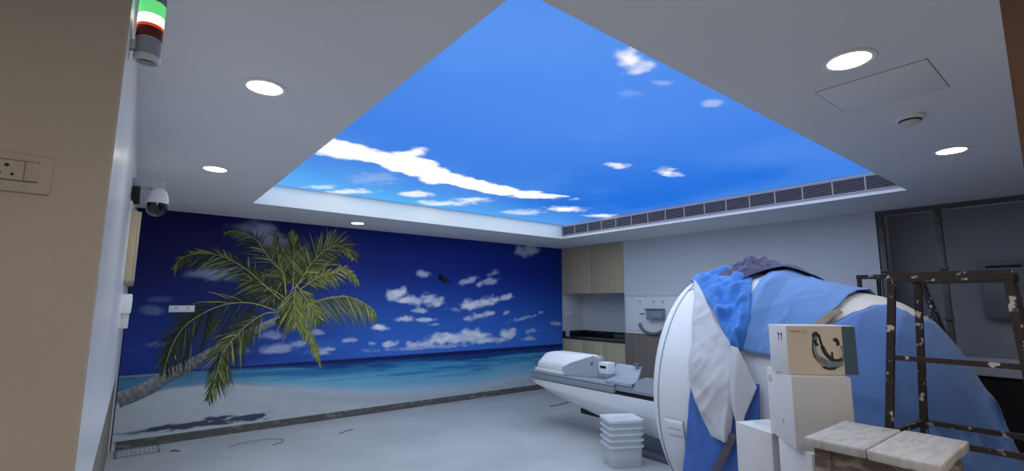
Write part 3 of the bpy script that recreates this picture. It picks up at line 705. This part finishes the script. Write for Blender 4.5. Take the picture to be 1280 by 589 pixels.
h = thing('head_coil', 'white domed head coil with grey sides on the far end of the patient table', 'head coil', (AX, 4.4, .68))
MB().mm((AX - .258, 4.36, .681), (AX + .258, 4.90, .722), bev=.006).build('base_slab', M['white'], h)
MB().mm((AX - .246, 4.36, .721), (AX + .246, 4.86, .748), bev=.004).build('lower_shell', M['offwhite'], h)
def shell(y):
    k = float(np.interp(y, [4.03, 4.10, 4.75, 4.84, 4.87], [.98, 1, .98, .86, .70])); hw = float(np.interp(y, [4.03, 4.36, 4.8, 4.87], [.07, .243, .243, .228]))
    pr = [(-1, .745), (-1.0, .78), (-.985, .80), (-.93, .822), (-.60, .905), (-.48, .925), (-.3, .932), (0, .935)]
    pr = pr + [(-x, z) for x, z in pr[-2::-1]]
    return [(AX + x * hw, y, .745 + (z - .745) * k) for x, z in pr]
MB().rings([shell(y) for y in (4.87, 4.84, 4.78, 4.7, 4.5, 4.37, 4.3, 4.2, 4.1, 4.03)]).build('dome_shell', M['white'], h, sharp=40)
for sx in (-1, 1):
    # grey cheeks close in on the nose of the coil
    pl = [(-.262, 4.38, .684), (-.262, 4.38, .775), (-.215, 4.293, .832), (-.078, 4.042, .93), (-.066, 4.02, .925), (-.055, 3.998, .87), (-.05, 3.99, .684)]
    MB().prism([(AX - sx * x if sx > 0 else AX + x, y, z) for x, y, z in pl], (-.02 * sx, .012, 0)).build('side_cheek', M['midgrey'], h)
MB().mm((AX - .055, 3.985, .684), (AX + .055, 4.03, .905), bev=.01).build('nose', M['midgrey'], h)
MB().lathe([(0, -.012), (.011, -.012), (.013, .01)], (AX - .095, 4.05, .845), 16, axis='X').build('knob', M['darkgrey'], h)
h = thing('coil_connector', 'white connector block with black slot standing on the table beside the head coil', 'connector', (4.5, 3.9, .68))
MB().mm((4.43, 3.815, .681), (4.57, 3.975, .738), bev=.006).build('pedestal', M['greyplastic'], h)
MB().mm((4.435, 3.82, .736), (4.565, 3.97, .866), bev=.010).build('block', M['white'], h)
MB().mm((4.43, 3.85, .80), (4.44, 3.94, .828), bev=.003).build('slot', M['black'], h)
h = thing('spine_coil', 'grey curved coil cushion lying on the table next to the scanner opening', 'coil cushion', (AX, 3.55, .68))
def trough(y, e=0):
    p = []
    for i in range(21):
        a = -1 + 2 * i / 20
        z = .692 + (.012 * (1 - a) * .5 if a < 0 else .012 * .5 * (1 - a)) + (.135 * max(0, (a + .25) / 1.25) ** 1.8) + .02 * max(0, -a - .6)
        p.append((AX + .262 * a, y + .13 * (a + 1) * (1 if e else .6), z))
    return p
def slab(y, e):
    top = trough(y, e); return top + [(x, yy, max(.681, z - .03)) for x, yy, z in reversed(top)]
MB().rings([slab(3.70, 1), slab(3.6, 1), slab(3.46, 1), slab(3.36, 1), slab(3.335, 1)]).build('shell', M['midgrey'], h, sharp=50)
MB().tube([(x, y - .008, z - .004) for x, y, z in trough(3.335, 1)], .008, 8).build('edge_bead', M['darkgrey'], h)
MB().box((4.72, 3.63, .845), (.06, .07, .03), bev=.008).build('latch', M['darkgrey'], h)

# ================================================================== SCANNER
YY = [.52, .55, .65, .77, .85, .96, 1.15, 1.41, 1.71, 1.76]
RB = [.0, .02, .19, .445, .57, .72, .825, .895, .965, .97]
ZC = .8
def clampz(p): return (p[0], p[1], max(.004, p[2]))
def rev(prof, seg=120):
    out = []
    for y, r in prof:
        out.append([clampz((AX + r * math.sin(2 * math.pi * k / seg), y, ZC + r * math.cos(2 * math.pi * k / seg))) for k in range(seg)])
    return out
s = thing('scanner', 'large white ring-shaped medical scanner half covered in blue sheets', 'scanner', (AX, 1.8, 0))
MB().rings(rev([(2.40, .36), (2.50, .365), (2.545, .42), (2.56, .6), (2.555, .85), (2.54, .96), (2.52, 1.01), (2.495, 1.035), (2.46, 1.042), (2.2, 1.045), (1.80, 1.043), (1.785, 1.035), (1.78, 1.02), (1.78, .9)]), caps=False).build('front_cover', M['scanner'], s, sharp=40)
MB().rings(rev([(1.79, 1.0), (1.74, .972), (1.71, .965), (1.41, .895), (1.30, .865)]), caps=False).build('barrel', M['scanner'], s, sharp=60)
MB().rings(rev([(1.31, .868), (1.15, .825), (1.05, .78), (.96, .72), (.90, .65), (.87, .60), (.86, .5), (.86, .02)]), caps=True).build('rear_cover', M['rear'], s, sharp=60)
MB().rings(rev([(2.50, .365), (2.4, .35), (1.1, .35)]), caps=False).build('bore_liner', M['palegrey'], s)
def S(y, th, off, yy=None, rr=None):
    r = float(np.interp(y, yy or [.52, .55, .65, .77, .85, .96, 1.15, 1.41, 1.68, 1.78, 2.5, 2.56, 2.62], rr or [.0, .03, .2, .46, .585, .735, .84, .91, .985, 1.045, 1.045, .99, .9])) + off
    a = R(th)
    if th <= 90: return Vector((AX - r * math.sin(a), y, ZC + r * math.cos(a)))
    return Vector((AX - r, y, max(.006, ZC - (a - math.pi / 2) * 1.05)))
def SC_(y, th, off):                          # on the cover itself, no vertical hang
    r = 1.045 + off; a = R(th); return Vector((AX - r * math.sin(a), y, max(.004, ZC + r * math.cos(a))))
b = MB().tube([SC_(2.435 + .03 * math.sin(R((th - 35) * 2)) * 0 + .0006 * max(0, th - 60), th, .0) for th in range(-60, 139, 3)], .0045, 8)
b.tube([SC_(2.435 - .1 * (k / 6), 33 - 6 * (k / 6) * 0 - k * 1.2, .0) for k in range(7)], .0045, 8)
b.build('seam_line', M['seam'], s)
# service hatch low on the near side of the front cover
b = MB().grid(lambda u, v: SC_(2.405 - .17 * u + .02 * v, 98 + 30 * v, .006), 8, 14)
b.build('service_hatch', M['scanner'], s, solid=.008)
hp = [SC_(2.405 - .17 * u, 98, .006) for u in (0, .33, .66, 1)] + [SC_(2.235 + .02 * v, 98 + 30 * v, .006) for v in (.33, .66, 1)] + [SC_(2.425 - .17 * u, 128, .006) for u in (.66, .33, 0)] + [SC_(2.405 + .02 * v, 98 + 30 * v, .006) for v in (.66, .33, 0)]
MB().tube(hp, .0035, 6).build('hatch_joint', M['seam'], s)
MB().grid(lambda u, v: SC_(2.38 - .115 * u, 101.5 + 3.6 * v, .012 - .008 * math.sin(math.pi * v)), 8, 8).build('hatch_grip', M['palegrey'], s, solid=.006)

# ------------------------------------------------------------------ sheets draped over it
def rs(l, t):
    """point at fraction t of a polyline"""
    d = [0]
    for a, b_ in zip(l, l[1:]): d.append(d[-1] + math.hypot((b_[0] - a[0]) * 1.0, R(b_[1] - a[1])))
    q = t * d[-1]
    return float(np.interp(q, d, [p[0] for p in l])), float(np.interp(q, d, [p[1] for p in l]))
def ridge(x, y, seed):
    n = noise.noise(Vector((x, y, seed))); return (1 - abs(n) * 2.2)
def crease(x, y, seed):
    d, _ = noise.voronoi(Vector((x, y, seed))); return min(1., (d[1] - d[0]) * 1.6)
def drape(name, m, left, right, nu, nv, off, fold, parent=None, surf=S, thick=.004):
    def fn(u, v):
        a = rs(left, v); c = rs(right, v); y = a[0] + (c[0] - a[0]) * u; th = a[1] + (c[1] - a[1]) * u
        return surf(y, th, off + fold(y, th, u, v))
    return MB().grid(fn, nu, nv).build(name, m, parent, sharp=180, solid=thick, solid_off=0)

def soft(y, th, u, v):
    q = th * .0175
    return .012 * noise.noise(Vector((y * 3, q * 3, 1.3))) + .010 * max(0, ridge(y * 2.6 + q * 2.4, q * 1.2 - y * .6, 4.2)) ** 3 + .007 * max(0, ridge(y * 5 - q * 4, q * 3 + y, 7.7)) ** 4
o = drape('blue_sheet', M['blue2'], [(1.86, -75), (1.86, -30), (1.86, 10), (1.84, 40), (1.80, 66)],
          [(1.30, -75), (1.26, -30), (1.235, -3), (1.265, 16), (1.29, 31), (1.33, 42), (1.46, 60), (1.52, 66)], 60, 90, .012, soft)
tag(o, 'light blue sheet spread smooth over the middle top of the scanner', 'sheet')
def crum(y, th, u, v):
    e = min(1, 5 * u, 5 * (1 - u))
    return .010 + e * (.05 * crease(y * 7, th * .09, 2.) + .035 * max(0, ridge(y * 5 + th * .03, th * .06 - y * 2, 3.)) ** 2 + .02 * crease(y * 15, th * .2, 5.) + .03 * noise.noise(Vector((y * 8, th * .1, 7.))))
o = drape('blue_sheet', M['blue1'], [(2.47, -40), (2.52, 0), (2.53, 21), (2.40, 28), (2.25, 37), (2.12, 45), (1.97, 56), (1.87, 63), (1.84, 67)],
          [(2.0, -40), (1.93, 0), (1.93, 22), (1.86, 33), (1.80, 44), (1.77, 51), (1.76, 58), (1.77, 66)], 48, 120, .010, crum)
tag(o, 'bright blue crumpled sheet bunched behind the front ring of the scanner', 'sheet')
def purp(y, th, u, v):
    hill = math.exp(-((y - 2.06) / .16) ** 2) * math.exp(-((th - 2) / 14) ** 2)
    e = min(1, 6 * u, 6 * (1 - u), 6 * v, 6 * (1 - v))
    return .03 + e * (.062 * hill + (.012 + .03 * hill) * ridge(y * 10 + th * .13, th * .09, 3.) + .02 * hill * max(0, ridge(y * 14 - th * .1, th * .22, 8.)) ** 2)
o = drape('purple_cloth', M['purple'], [(2.33, -22), (2.34, 0), (2.3, 16), (2.20, 25)], [(1.62, -22), (1.68, -4), (1.78, 8), (1.97, 28)], 70, 60, .02, purp)
tag(o, 'dark purple cloth crumpled on top of the scanner', 'cloth')

# white cloth hanging over the front ring, with its loose flap
def wf(y, th, u, v):
    e = min(1, 8 * u + .15, 8 * (1 - u) + .15)
    q = th * .0175
    k = .022 * max(0, ridge(y * 3.2 + q * 2.6, q * 1.5, 9.)) ** 2 + .016 * max(0, ridge(y * 6 - q * 4, q * 2.2 + y, 2.)) ** 3 + .010 * crease(y * 9, q * 7, 1.)
    return .006 + e * (.012 + k * (.5 + .7 * v) + .02 * max(0, math.sin((y * 18 + th * .06))) * v) + .03 * max(0, v - .45)
w = thing('white_cloth', 'white cloth hanging down the side of the scanner front ring', 'cloth', (3.44, 2.0, .9))
drape('drop', M['sheet'], [(2.45, 24), (2.30, 40), (2.22, 55), (2.17, 65), (2.17, 74), (2.135, 84), (2.05, 94), (1.985, 100.5)],
      [(2.36, 29), (2.2, 40), (2.03, 53), (1.87, 63), (1.79, 72), (1.78, 79), (1.80, 88), (1.835, 101)], 44, 90, .008, wf, w)
def ff(y, th, u, v): return .03 + .02 * ridge(y * 5 + th * .05, th * .02, 5.) + .012 * u
drape('flap', M['sheet'], [(1.84, 65), (1.83, 75), (1.815, 86), (1.775, 94)], [(1.78, 66), (1.72, 72), (1.655, 79.5), (1.75, 95)], 16, 40, .012, ff, w)
# deep blue sheet below the white cloth
def bf(y, th, u, v): return .004 + .03 * v + .03 * ridge(y * 5.5 + v * .4, th * .014, 2.6) * (.35 + .65 * v) + .01 * crease(y * 7, th * .06, 3.) + .01 * noise.noise(Vector((y * 9, th * .08, 4.)))
o = drape('blue_sheet', M['blue4'], [(2.13, 80), (2.15, 86), (2.2, 105), (2.25, 122), (2.28, 133)], [(1.655, 78), (1.65, 84), (1.66, 100), (1.66, 120), (1.66, 133)], 50, 70, .004, bf)
tag(o, 'deep blue sheet hanging to the floor beneath the white cloth', 'sheet')
o = drape('tape_strip', M['tapedark'], [(1.82, 97), (1.90, 107), (2.02, 120)], [(1.77, 98), (1.85, 108), (1.97, 121)], 6, 20, .058, bf, thick=.003)
tag(o, 'grey brown tape strip running diagonally down the deep blue hanging sheet', 'tape')
o = drape('tape_strip', M['tape'], [(1.40, 47), (1.285, 35)], [(1.36, 50), (1.245, 37.5)], 8, 20, .020, soft, thick=.003)
tag(o, 'brown tape strip on the scanner rear between the two blue sheets', 'tape')

# blue sheet falling from the rear cover to the floor like a tent
TOPC = [(1.42, 58), (1.33, 48), (1.235, 38), (1.19, 33), (1.15, 29), (1.11, 22), (1.07, 16), (1.0, 17), (.95, 16), (.91, 9), (.89, -12), (1.0, -34), (1.15, -50), (1.4, -70)]
BOTC = [(3.53, 1.12), (3.52, 1.0), (3.56, .86), (3.64, .74), (3.76, .61), (3.92, .50), (4.10, .42), (4.30, .365), (4.50, .34), (4.72, .345), (5.0, .41), (5.3, .6), (5.5, .85), (5.6, 1.25)]
def tent(u, v):
    t_ = u * (len(TOPC) - 1); i = min(len(TOPC) - 2, int(t_)); f = t_ - i
    y = TOPC[i][0] * (1 - f) + TOPC[i + 1][0] * f; th = TOPC[i][1] * (1 - f) + TOPC[i + 1][1] * f
    p = S(y, th, .006 + .004 * math.sin(u * 40)); q = Vector((BOTC[i][0] * (1 - f) + BOTC[i + 1][0] * f, BOTC[i][1] * (1 - f) + BOTC[i + 1][1] * f, .006))
    r = p.lerp(q, v)
    # bulge over the dome near the top, folds growing downwards
    c = Vector((AX, 1.5, ZC)); d = (r - c); d.z *= .4; d.normalize()
    r = r + d * (.025 * math.sin(math.pi * min(1, v * 1.25)) * (1 - v) + (.05 * ridge(u * 11 + v * .9, v * .8, 6.) + .022 * max(0, ridge(u * 9 - v * 2.2, v * 1.6 + u * 3, 2.)) ** 3 + .012 * crease(u * 16, v * 4, 5.) + .014 * noise.noise(Vector((u * 30, v * 5, 1.)))) * min(1, v * 2.2) * (1 - .5 * v))
    g = float(np.interp(r.y, [.3, .52, .65, .77, .85, .96, 1.15, 1.41, 1.68], [.0, .02, .2, .46, .585, .735, .84, .91, .985])) + .022
    dx, dz = r.x - AX, r.z - ZC; dd = math.hypot(dx, dz)
    if dd < g and dd > 1e-4 and v > .02: r.x = AX + dx / dd * g; r.z = ZC + dz / dd * g
    r.z = max(.006, r.z); return r
o = MB().grid(tent, 150, 70).build('blue_sheet', M['blue3'], sharp=180, solid=.004)
tag(o, 'blue sheet falling like a tent from the scanner rear to the floor', 'sheet')

# ================================================================== CARTONS
def carton(name, label, N, al, la, lb, z0, h, group, mats=None, flap=True):
    a = Vector((math.sin(al), math.cos(al), 0)); bq = Vector((math.cos(al), -math.sin(al), 0)); N = Vector((*N, z0))
    cen = N + a * la / 2 + bq * lb / 2
    o = thing(name, label, 'box', cen, group)
    rz = math.atan2(bq.y, bq.x)
    MB().box(cen + Vector((0, 0, h / 2)), (lb, la, h), bev=.003, rz=rz).build('carton_body', M['carton'] if not mats else mats, o)
    return o, N, a, bq
al = R(48)
o, N, a, bq = carton('cardboard_box', 'large plain white carton in the middle of the stack', (2.769, 1.135), al, .371, .285, .8205, .373, 'cartons stacked by the scanner')
top = N + Vector((0, 0, .373))
b = MB()
for q in (.5,):
    p0 = top + a * .371 * q; b.bar(p0 + Vector((0, 0, .0006)), p0 + bq * .285 + Vector((0, 0, .0006)), .05, .0012)
b.build('packing_tape', M['offwhite'], o)
b = MB()      # small handling mark on the left face
for dx in (.30, .335):
    p = N + a * dx - bq * .0008 + Vector((0, 0, .335)); b.bar(p, p + Vector((0, 0, -.035)), .004, .001)
p = N + a * .295 - bq * .0008 + Vector((0, 0, .30)); b.bar(p, p + a * .05, .004, .001, up=(1, 0, 0))
p = N + a * .15 - bq * .0008 + Vector((0, 0, .12)); b.bar(p, p + Vector((0, 0, -.02)), .006, .001)
b.build('handling_mark', M['ink'], o)
al2 = R(38)
o, N, a, bq = carton('cardboard_box', 'plain white carton under the large plain one, nearest the stool', (2.761, 1.063), al2, .30, .30, 0, .82, 'cartons stacked by the scanner')
b = MB(); p0 = N + bq * .15 + Vector((0, 0, .8206)); b.bar(p0, p0 + a * .3, .05, .0012); b.build('packing_tape', M['offwhite'], o)
o, N, a, bq = carton('cardboard_box', 'plain white carton on the floor against the deep blue sheet, left of the stack', (3.0, 1.362), R(22.5), .292, .26, 0, .82, 'cartons stacked by the scanner')
b = MB(); p0 = N + bq * .13 + Vector((0, 0, .8206)); b.bar(p0, p0 + a * .29, .05, .0012); b.build('packing_tape', M['offwhite'], o)
# printed box on top: cream front with a picture of a U shaped coil and a slate band
al3 = R(41)
o, N, a, bq = carton('printed_box', 'cream printed box with a U-shaped coil picture on top of the carton stack', (2.799, 1.157), al3, .197, .361, 1.1945, .259, 'cartons stacked by the scanner')
up = Vector((0, 0, 1)); nf = -a          # front face is the one along bq, outward -a
def F(x, z, d=.0): return N + bq * (.361 * x) + up * (.259 * z) + nf * (.0006 + d)
b = MB().prism([F(.004, .012), F(.996, .012), F(.996, .99), F(.004, .99)], nf * .0008); b.build('front_print', M['cartonprint'], o)
b = MB().prism([F(.805, .012, .001), F(.996, .012, .001), F(.996, .99, .001), F(.805, .99, .001)], nf * .0008)
sidef = bq
b.build('slate_band', M['teal'], o)
# the coil picture: two arms and a curved base, flat print
def strip(cl, ww, m_, nm, d):
    l, r_ = [], []
    for i, (x, z) in enumerate(cl):
        x0_, z0_ = cl[max(0, i - 1)]; x1_, z1_ = cl[min(len(cl) - 1, i + 1)]; tx_, tz_ = x1_ - x0_, (z1_ - z0_) * .72; q = math.hypot(tx_, tz_) or 1
        w_ = ww[i] if hasattr(ww, '__len__') else ww
        l.append(F(x - tz_ / q * w_, z + tx_ / q * w_ / .72, d)); r_.append(F(x + tz_ / q * w_, z - tx_ / q * w_ / .72, d))
    MB().rings([[p, q, q + nf * .0006, p + nf * .0006] for p, q in zip(l, r_)], smooth=False).build(nm, m_, o)
def bez(pts, n=18):
    q = smooth_line(pts, n); return [(float(x), float(z)) for x, z in q]
strip(bez([(.415, .80), (.40, .6), (.41, .42), (.47, .30), (.57, .235), (.67, .225), (.755, .27), (.78, .42), (.775, .60)]), [.030] * 4 + [.050] * 9 + [.030] * 5, M['coilgrey'], 'coil_picture', .0018)
strip(bez([(.47, .80), (.50, .60), (.55, .43), (.63, .325), (.71, .30), (.775, .33)]), [.016] * 6 + [.030] * 8 + [.02] * 4, M['coildark'], 'coil_picture', .0026)
strip(bez([(.385, .80), (.368, .6), (.372, .44), (.40, .34)]), .009, M['coildark'], 'coil_picture', .0026)
strip(bez([(.38, .78), (.42, .85), (.475, .78)]), .024, M['coildark'], 'coil_picture', .0026)
strip(bez([(.405, .72), (.415, .64), (.445, .60)]), .022, M['coildark'], 'coil_picture', .0027)
strip(bez([(.46, .19), (.55, .14), (.64, .135), (.73, .18)]), [.004] * 3 + [.018] * 11 + [.006] * 4, M['coildark'], 'coil_picture', .0026)
strip(bez([(.675, .70), (.71, .725), (.735, .66), (.725, .60)]), .024, M['coildark'], 'coil_picture', .0028)
strip(bez([(.745, .60), (.765, .5), (.765, .36)]), .012, M['cartonprint'], 'coil_picture', .0028)
strip(bez([(.64, .47), (.637, .40), (.645, .30)]), .014, M['coildark'], 'coil_picture', .0028)
strip(bez([(.435, .66), (.435, .5), (.47, .38)]), .013, M['cartonprint'], 'coil_picture', .0024)
b = MB()       # faint grey lettering and ring emblem, too small to read in the photograph
rr = random.Random(2); x = .055
for k in range(9):
    hgt = .030 if k % 3 else .042; b.prism([F(x, .865, .001), F(x + .010, .865, .001), F(x + .010, .865 + hgt, .001), F(x, .865 + hgt, .001)], nf * .0004); x += .0165
b.build('lettering', M['ink'], o)
b = MB(); b.tube([F(.265 + .030 * math.cos(R(q)), .875 + .042 * math.sin(R(q)), .001) for q in range(0, 351, 15)], .0012, 6); b.build('emblem', M['ink'], o)
b = MB()
def Lf(y_, z): return N + a * (.197 * y_) + up * (.259 * z) - bq * .001
for y_ in (.42, .26):
    b.bar(Lf(y_, .84), Lf(y_, .68), .004, .001, up=tuple(a)); b.bar(Lf(y_ + .05, .80), Lf(y_, .845), .004, .001, up=tuple(a)) ; b.bar(Lf(y_ - .05, .80), Lf(y_, .845), .004, .001, up=tuple(a))
b.build('arrow_mark', M['inkdark'], o)

# ================================================================== STOOL
st = thing('wooden_stool', 'tall paint-whitened wooden stool with a two-plank top at bottom right', 'stool', (2.59, .70, 0))
zt = 1.0
def plank(y0, y1, x0_, x1_):
    b = MB().box(((x0_ + x1_) / 2, (y0 + y1) / 2, zt - .019), (x1_ - x0_, y1 - y0, .038), bev=.007, seg=2)
    bmesh.ops.subdivide_edges(b.bm, edges=b.bm.edges[:], cuts=3, use_grid_fill=True)
    for v in b.bm.verts: v.co += Vector((noise.noise(v.co * 9), noise.noise(v.co * 9 + Vector((5, 0, 0))), .5 * noise.noise(v.co * 8 + Vector((0, 7, 0))))) * .006
    b.build('plank', M['wood'], st, sharp=50)
plank(.703, .928, 2.345, 2.835); plank(.472, .697, 2.335, 2.84)
for sx in (-1, 1):
    for sy in (-1, 1):
        MB().bar((2.59 + sx * .185, .70 + sy * .17, zt - .036), (2.59 + sx * .225, .70 + sy * .215, 0), .055, .06, up=(0, 1, 0)).build('leg', M['woodraw'], st)
for sx in (-1, 1):
    MB().bar((2.59 + sx * .187, .70 - .17, zt - .085), (2.59 + sx * .187, .70 + .17, zt - .085), .022, .09).build('apron', M['woodraw'], st)
for sy in (-1, 1):
    MB().bar((2.59 - .185, .70 + sy * .172, zt - .085), (2.59 + .185, .70 + sy * .172, zt - .085), .022, .09).build('apron', M['woodraw'], st)
    MB().bar((2.59 - .21, .70 + sy * .20, .35), (2.59 + .21, .70 + sy * .20, .35), .022, .05).build('stretcher', M['woodraw'], st)

# ================================================================== STEEL STANDS
def stand(label, loc, near, far, ztop, zr, zl, w=.030):
    """four splayed legs, top bars, mid rungs and a lower ring; near / far = ((x, y_left, y_right), foot splay)"""
    o = thing('steel_stand', label, 'step stand', loc, 'paint-spattered steel stands')
    sp = .0
    legs = {}
    for nm, (x, ya, yc, xf, yaf, ycf) in (('n', near), ('f', far)):
        legs[nm] = ((Vector((x, ya, ztop)), Vector((xf, yaf, 0))), (Vector((x, yc, ztop)), Vector((xf, ycf, 0))))
        for p, q in legs[nm]:
            MB().bar(p, q, w, w, up=(0, 1, 0), bev=.003).build('leg', M['steel'], o)
    at = lambda l, z: l[0].lerp(l[1], (ztop - z) / ztop)
    for nm in 'nf':
        l = legs[nm]
        MB().bar(at(l[0], ztop - .01) + Vector((0, .02, 0)), at(l[1], ztop - .01) - Vector((0, .02, 0)), w * 1.3, .042).build('top_bar', M['steel'], o)
        if nm == 'n': MB().bar(at(l[0], zr), at(l[1], zr), w * .75, w * .75).build('rung', M['steel'], o)
        MB().bar(at(l[0], zl), at(l[1], zl), w * .8, w * .8).build('rung', M['steel'], o)
        MB().bar(at(l[0], zl - .5), at(l[1], zl - .5), w * .8, w * .8).build('rung', M['steel'], o)
    for i in (0, 1):
        for z in (ztop - .012, zl):
            MB().bar(at(legs['n'][i], z), at(legs['f'][i], z), w * .8, w * .8).build('side_bar', M['steel'], o)
    return o
stand('paint-spattered dark steel stand in front, rising behind the wooden stool', (3.15, .5, 0), (2.95, .705, .305, 2.90, .86, .22), (3.35, .69, .33, 3.36, .78, .27), 1.712, 1.315, .955)
stand('dark steel stand far behind the scanner, before the unfinished bay', (6.0, 1.4, 0), (5.88, 1.68, 1.21, 5.86, 1.72, .76), (6.12, 1.58, 1.24, 6.16, 1.60, .80), 1.85, 1.455, .8, .034)

# ================================================================== PLASTIC TUBS
tubs = ['frosted plastic tub standing on the floor, lowest of the nested stack', 'frosted plastic tub second from the bottom of the nested stack', 'frosted plastic tub in the middle of the nested stack',
        'frosted plastic tub second from the top of the nested stack', 'frosted plastic tub with closed lid, topmost of the nested stack']
def rrect(w, d, z, r, rz, c):
    out = []
    for sx, sy, a0 in ((1, 1, 0), (-1, 1, 90), (-1, -1, 180), (1, -1, 270)):
        for k in range(6):
            t_ = R(a0 + k * 18); x = sx * (w / 2 - r) + r * math.cos(t_); y = sy * (d / 2 - r) + r * math.sin(t_)
            out.append((c[0] + x * math.cos(rz) - y * math.sin(rz), c[1] + x * math.sin(rz) + y * math.cos(rz), z))
    return out
tc = (3.93, 3.23); tr = R(-27.7)
for i, lb in enumerate(tubs):
    z0 = .002 + .057 * i; hh = .197
    o = thing('plastic_tub', lb, 'tub', (tc[0], tc[1], z0), 'nested plastic tubs')
    k0, k1 = .94, 1.0
    g = .0
    prof = [(.0, .0), (k0, 0.0), (k1, hh), (k1 - .02, hh), (k0 - .02, .004), (.0, .004)]
    rs_ = []
    for k, z in prof:
        rs_.append(rrect(max(.02, .33 * k), max(.02, .255 * k), z0 + z, .03 if k > .1 else .005, tr, tc))
    MB().rings(rs_).build('tub_body', M['tub'], o, sharp=60)
    MB().rings([rrect(.33 + e, .255 + e, z0 + hh + z, .032, tr, tc) for e, z in ((.0, -.016), (.026, -.016), (.03, -.006), (.026, .0), (-.004, .0), (-.004, -.016))], caps=False).build('rim', M['tubrim'], o, sharp=60)
    if i == 4:
        MB().rings([rrect(.33 + e, .255 + e, z0 + hh + z, .032, tr, tc) for e, z in ((.03, -.012), (.036, .0), (.03, .014), (-.02, .018), (-.04, .010), (-.2, .010))]).build('lid', M['tubrim'], o, sharp=60)
    if i == 0:
        for k in (-.05, 0.0):
            px = (tc[0] - .16 * math.cos(tr) + .0, tc[1] - .16 * math.sin(tr))
        MB().lathe([(.0, -.004), (.016, -.004), (.016, .002)], (tc[0] - .155 * math.cos(tr), tc[1] - .155 * math.sin(tr), .11), 14, axis='X').build('clip', M['palegrey'], o)

# ================================================================== LIGHT
def area(name, loc, rot, size, power, col, sy=None):
    l = bpy.data.lights.new(name, 'AREA'); l.energy = power; l.color = col; l.shape = 'RECTANGLE'; l.size = size; l.size_y = sy or size
    o = bpy.data.objects.new(name, l); COL.objects.link(o); o.location = loc; o.rotation_euler = rot; return o
area('sky_panel_light', ((RX0 + RX1) / 2, (RY0 + RY1) / 2, RZ - .006), (0, 0, 0), 4.45, SKYW, (.89, .955, .93), 4.40)
area('entrance_ceiling_light', (.3, -1.0, 2.58), (0, 0, 0), .6, ENTW, (1.0, .93, .86))
for i, (x, y) in enumerate(((.415, 2.472), (.423, 4.322), (2.271, 6.22), (2.303, .622), (4.252, .624))):
    l = bpy.data.lights.new('downlight_beam', 'SPOT'); l.energy = DLW; l.spot_size = R(115); l.spot_blend = .9; l.shadow_soft_size = .07; l.color = (1.0, .97, .92)
    o = bpy.data.objects.new('downlight_beam', l); COL.objects.link(o); o.location = (x, y, H - .012)
w = bpy.data.worlds.new('room dark'); SC.world = w; w.use_nodes = True
w.node_tree.nodes['Background'].inputs[0].default_value = (.05, .055, .07, 1); w.node_tree.nodes['Background'].inputs[1].default_value = .3

# ================================================================== CAMERA
cam = bpy.data.cameras.new('camera'); co = bpy.data.objects.new('camera', cam); COL.objects.link(co)
f, yaw, pit, rol, hcam = CAMP
cy, sy = math.cos(yaw), math.sin(yaw); cp, sp = math.cos(pit), math.sin(pit)
fw = Vector((sy * cp, cy * cp, sp)); r0 = Vector((cy, -sy, 0)); u0 = r0.cross(fw)
rt = math.cos(rol) * r0 + math.sin(rol) * u0; uu = -math.sin(rol) * r0 + math.cos(rol) * u0
co.matrix_world = Matrix(((rt.x, uu.x, -fw.x, 0), (rt.y, uu.y, -fw.y, 0), (rt.z, uu.z, -fw.z, hcam), (0, 0, 0, 1)))
cam.sensor_fit = 'HORIZONTAL'; cam.sensor_width = 36; cam.lens = 36 * f / 1280; cam.clip_start = .02; cam.clip_end = 100
SC.camera = co
SC.view_settings.view_transform = 'Standard'; SC.view_settings.look = 'None'; SC.view_settings.exposure = EXPO; SC.view_settings.gamma = 1
SC.view_settings.use_curve_mapping = False
SC.cycles.max_bounces = 8; SC.cycles.diffuse_bounces = 5; SC.cycles.transparent_max_bounces = 24
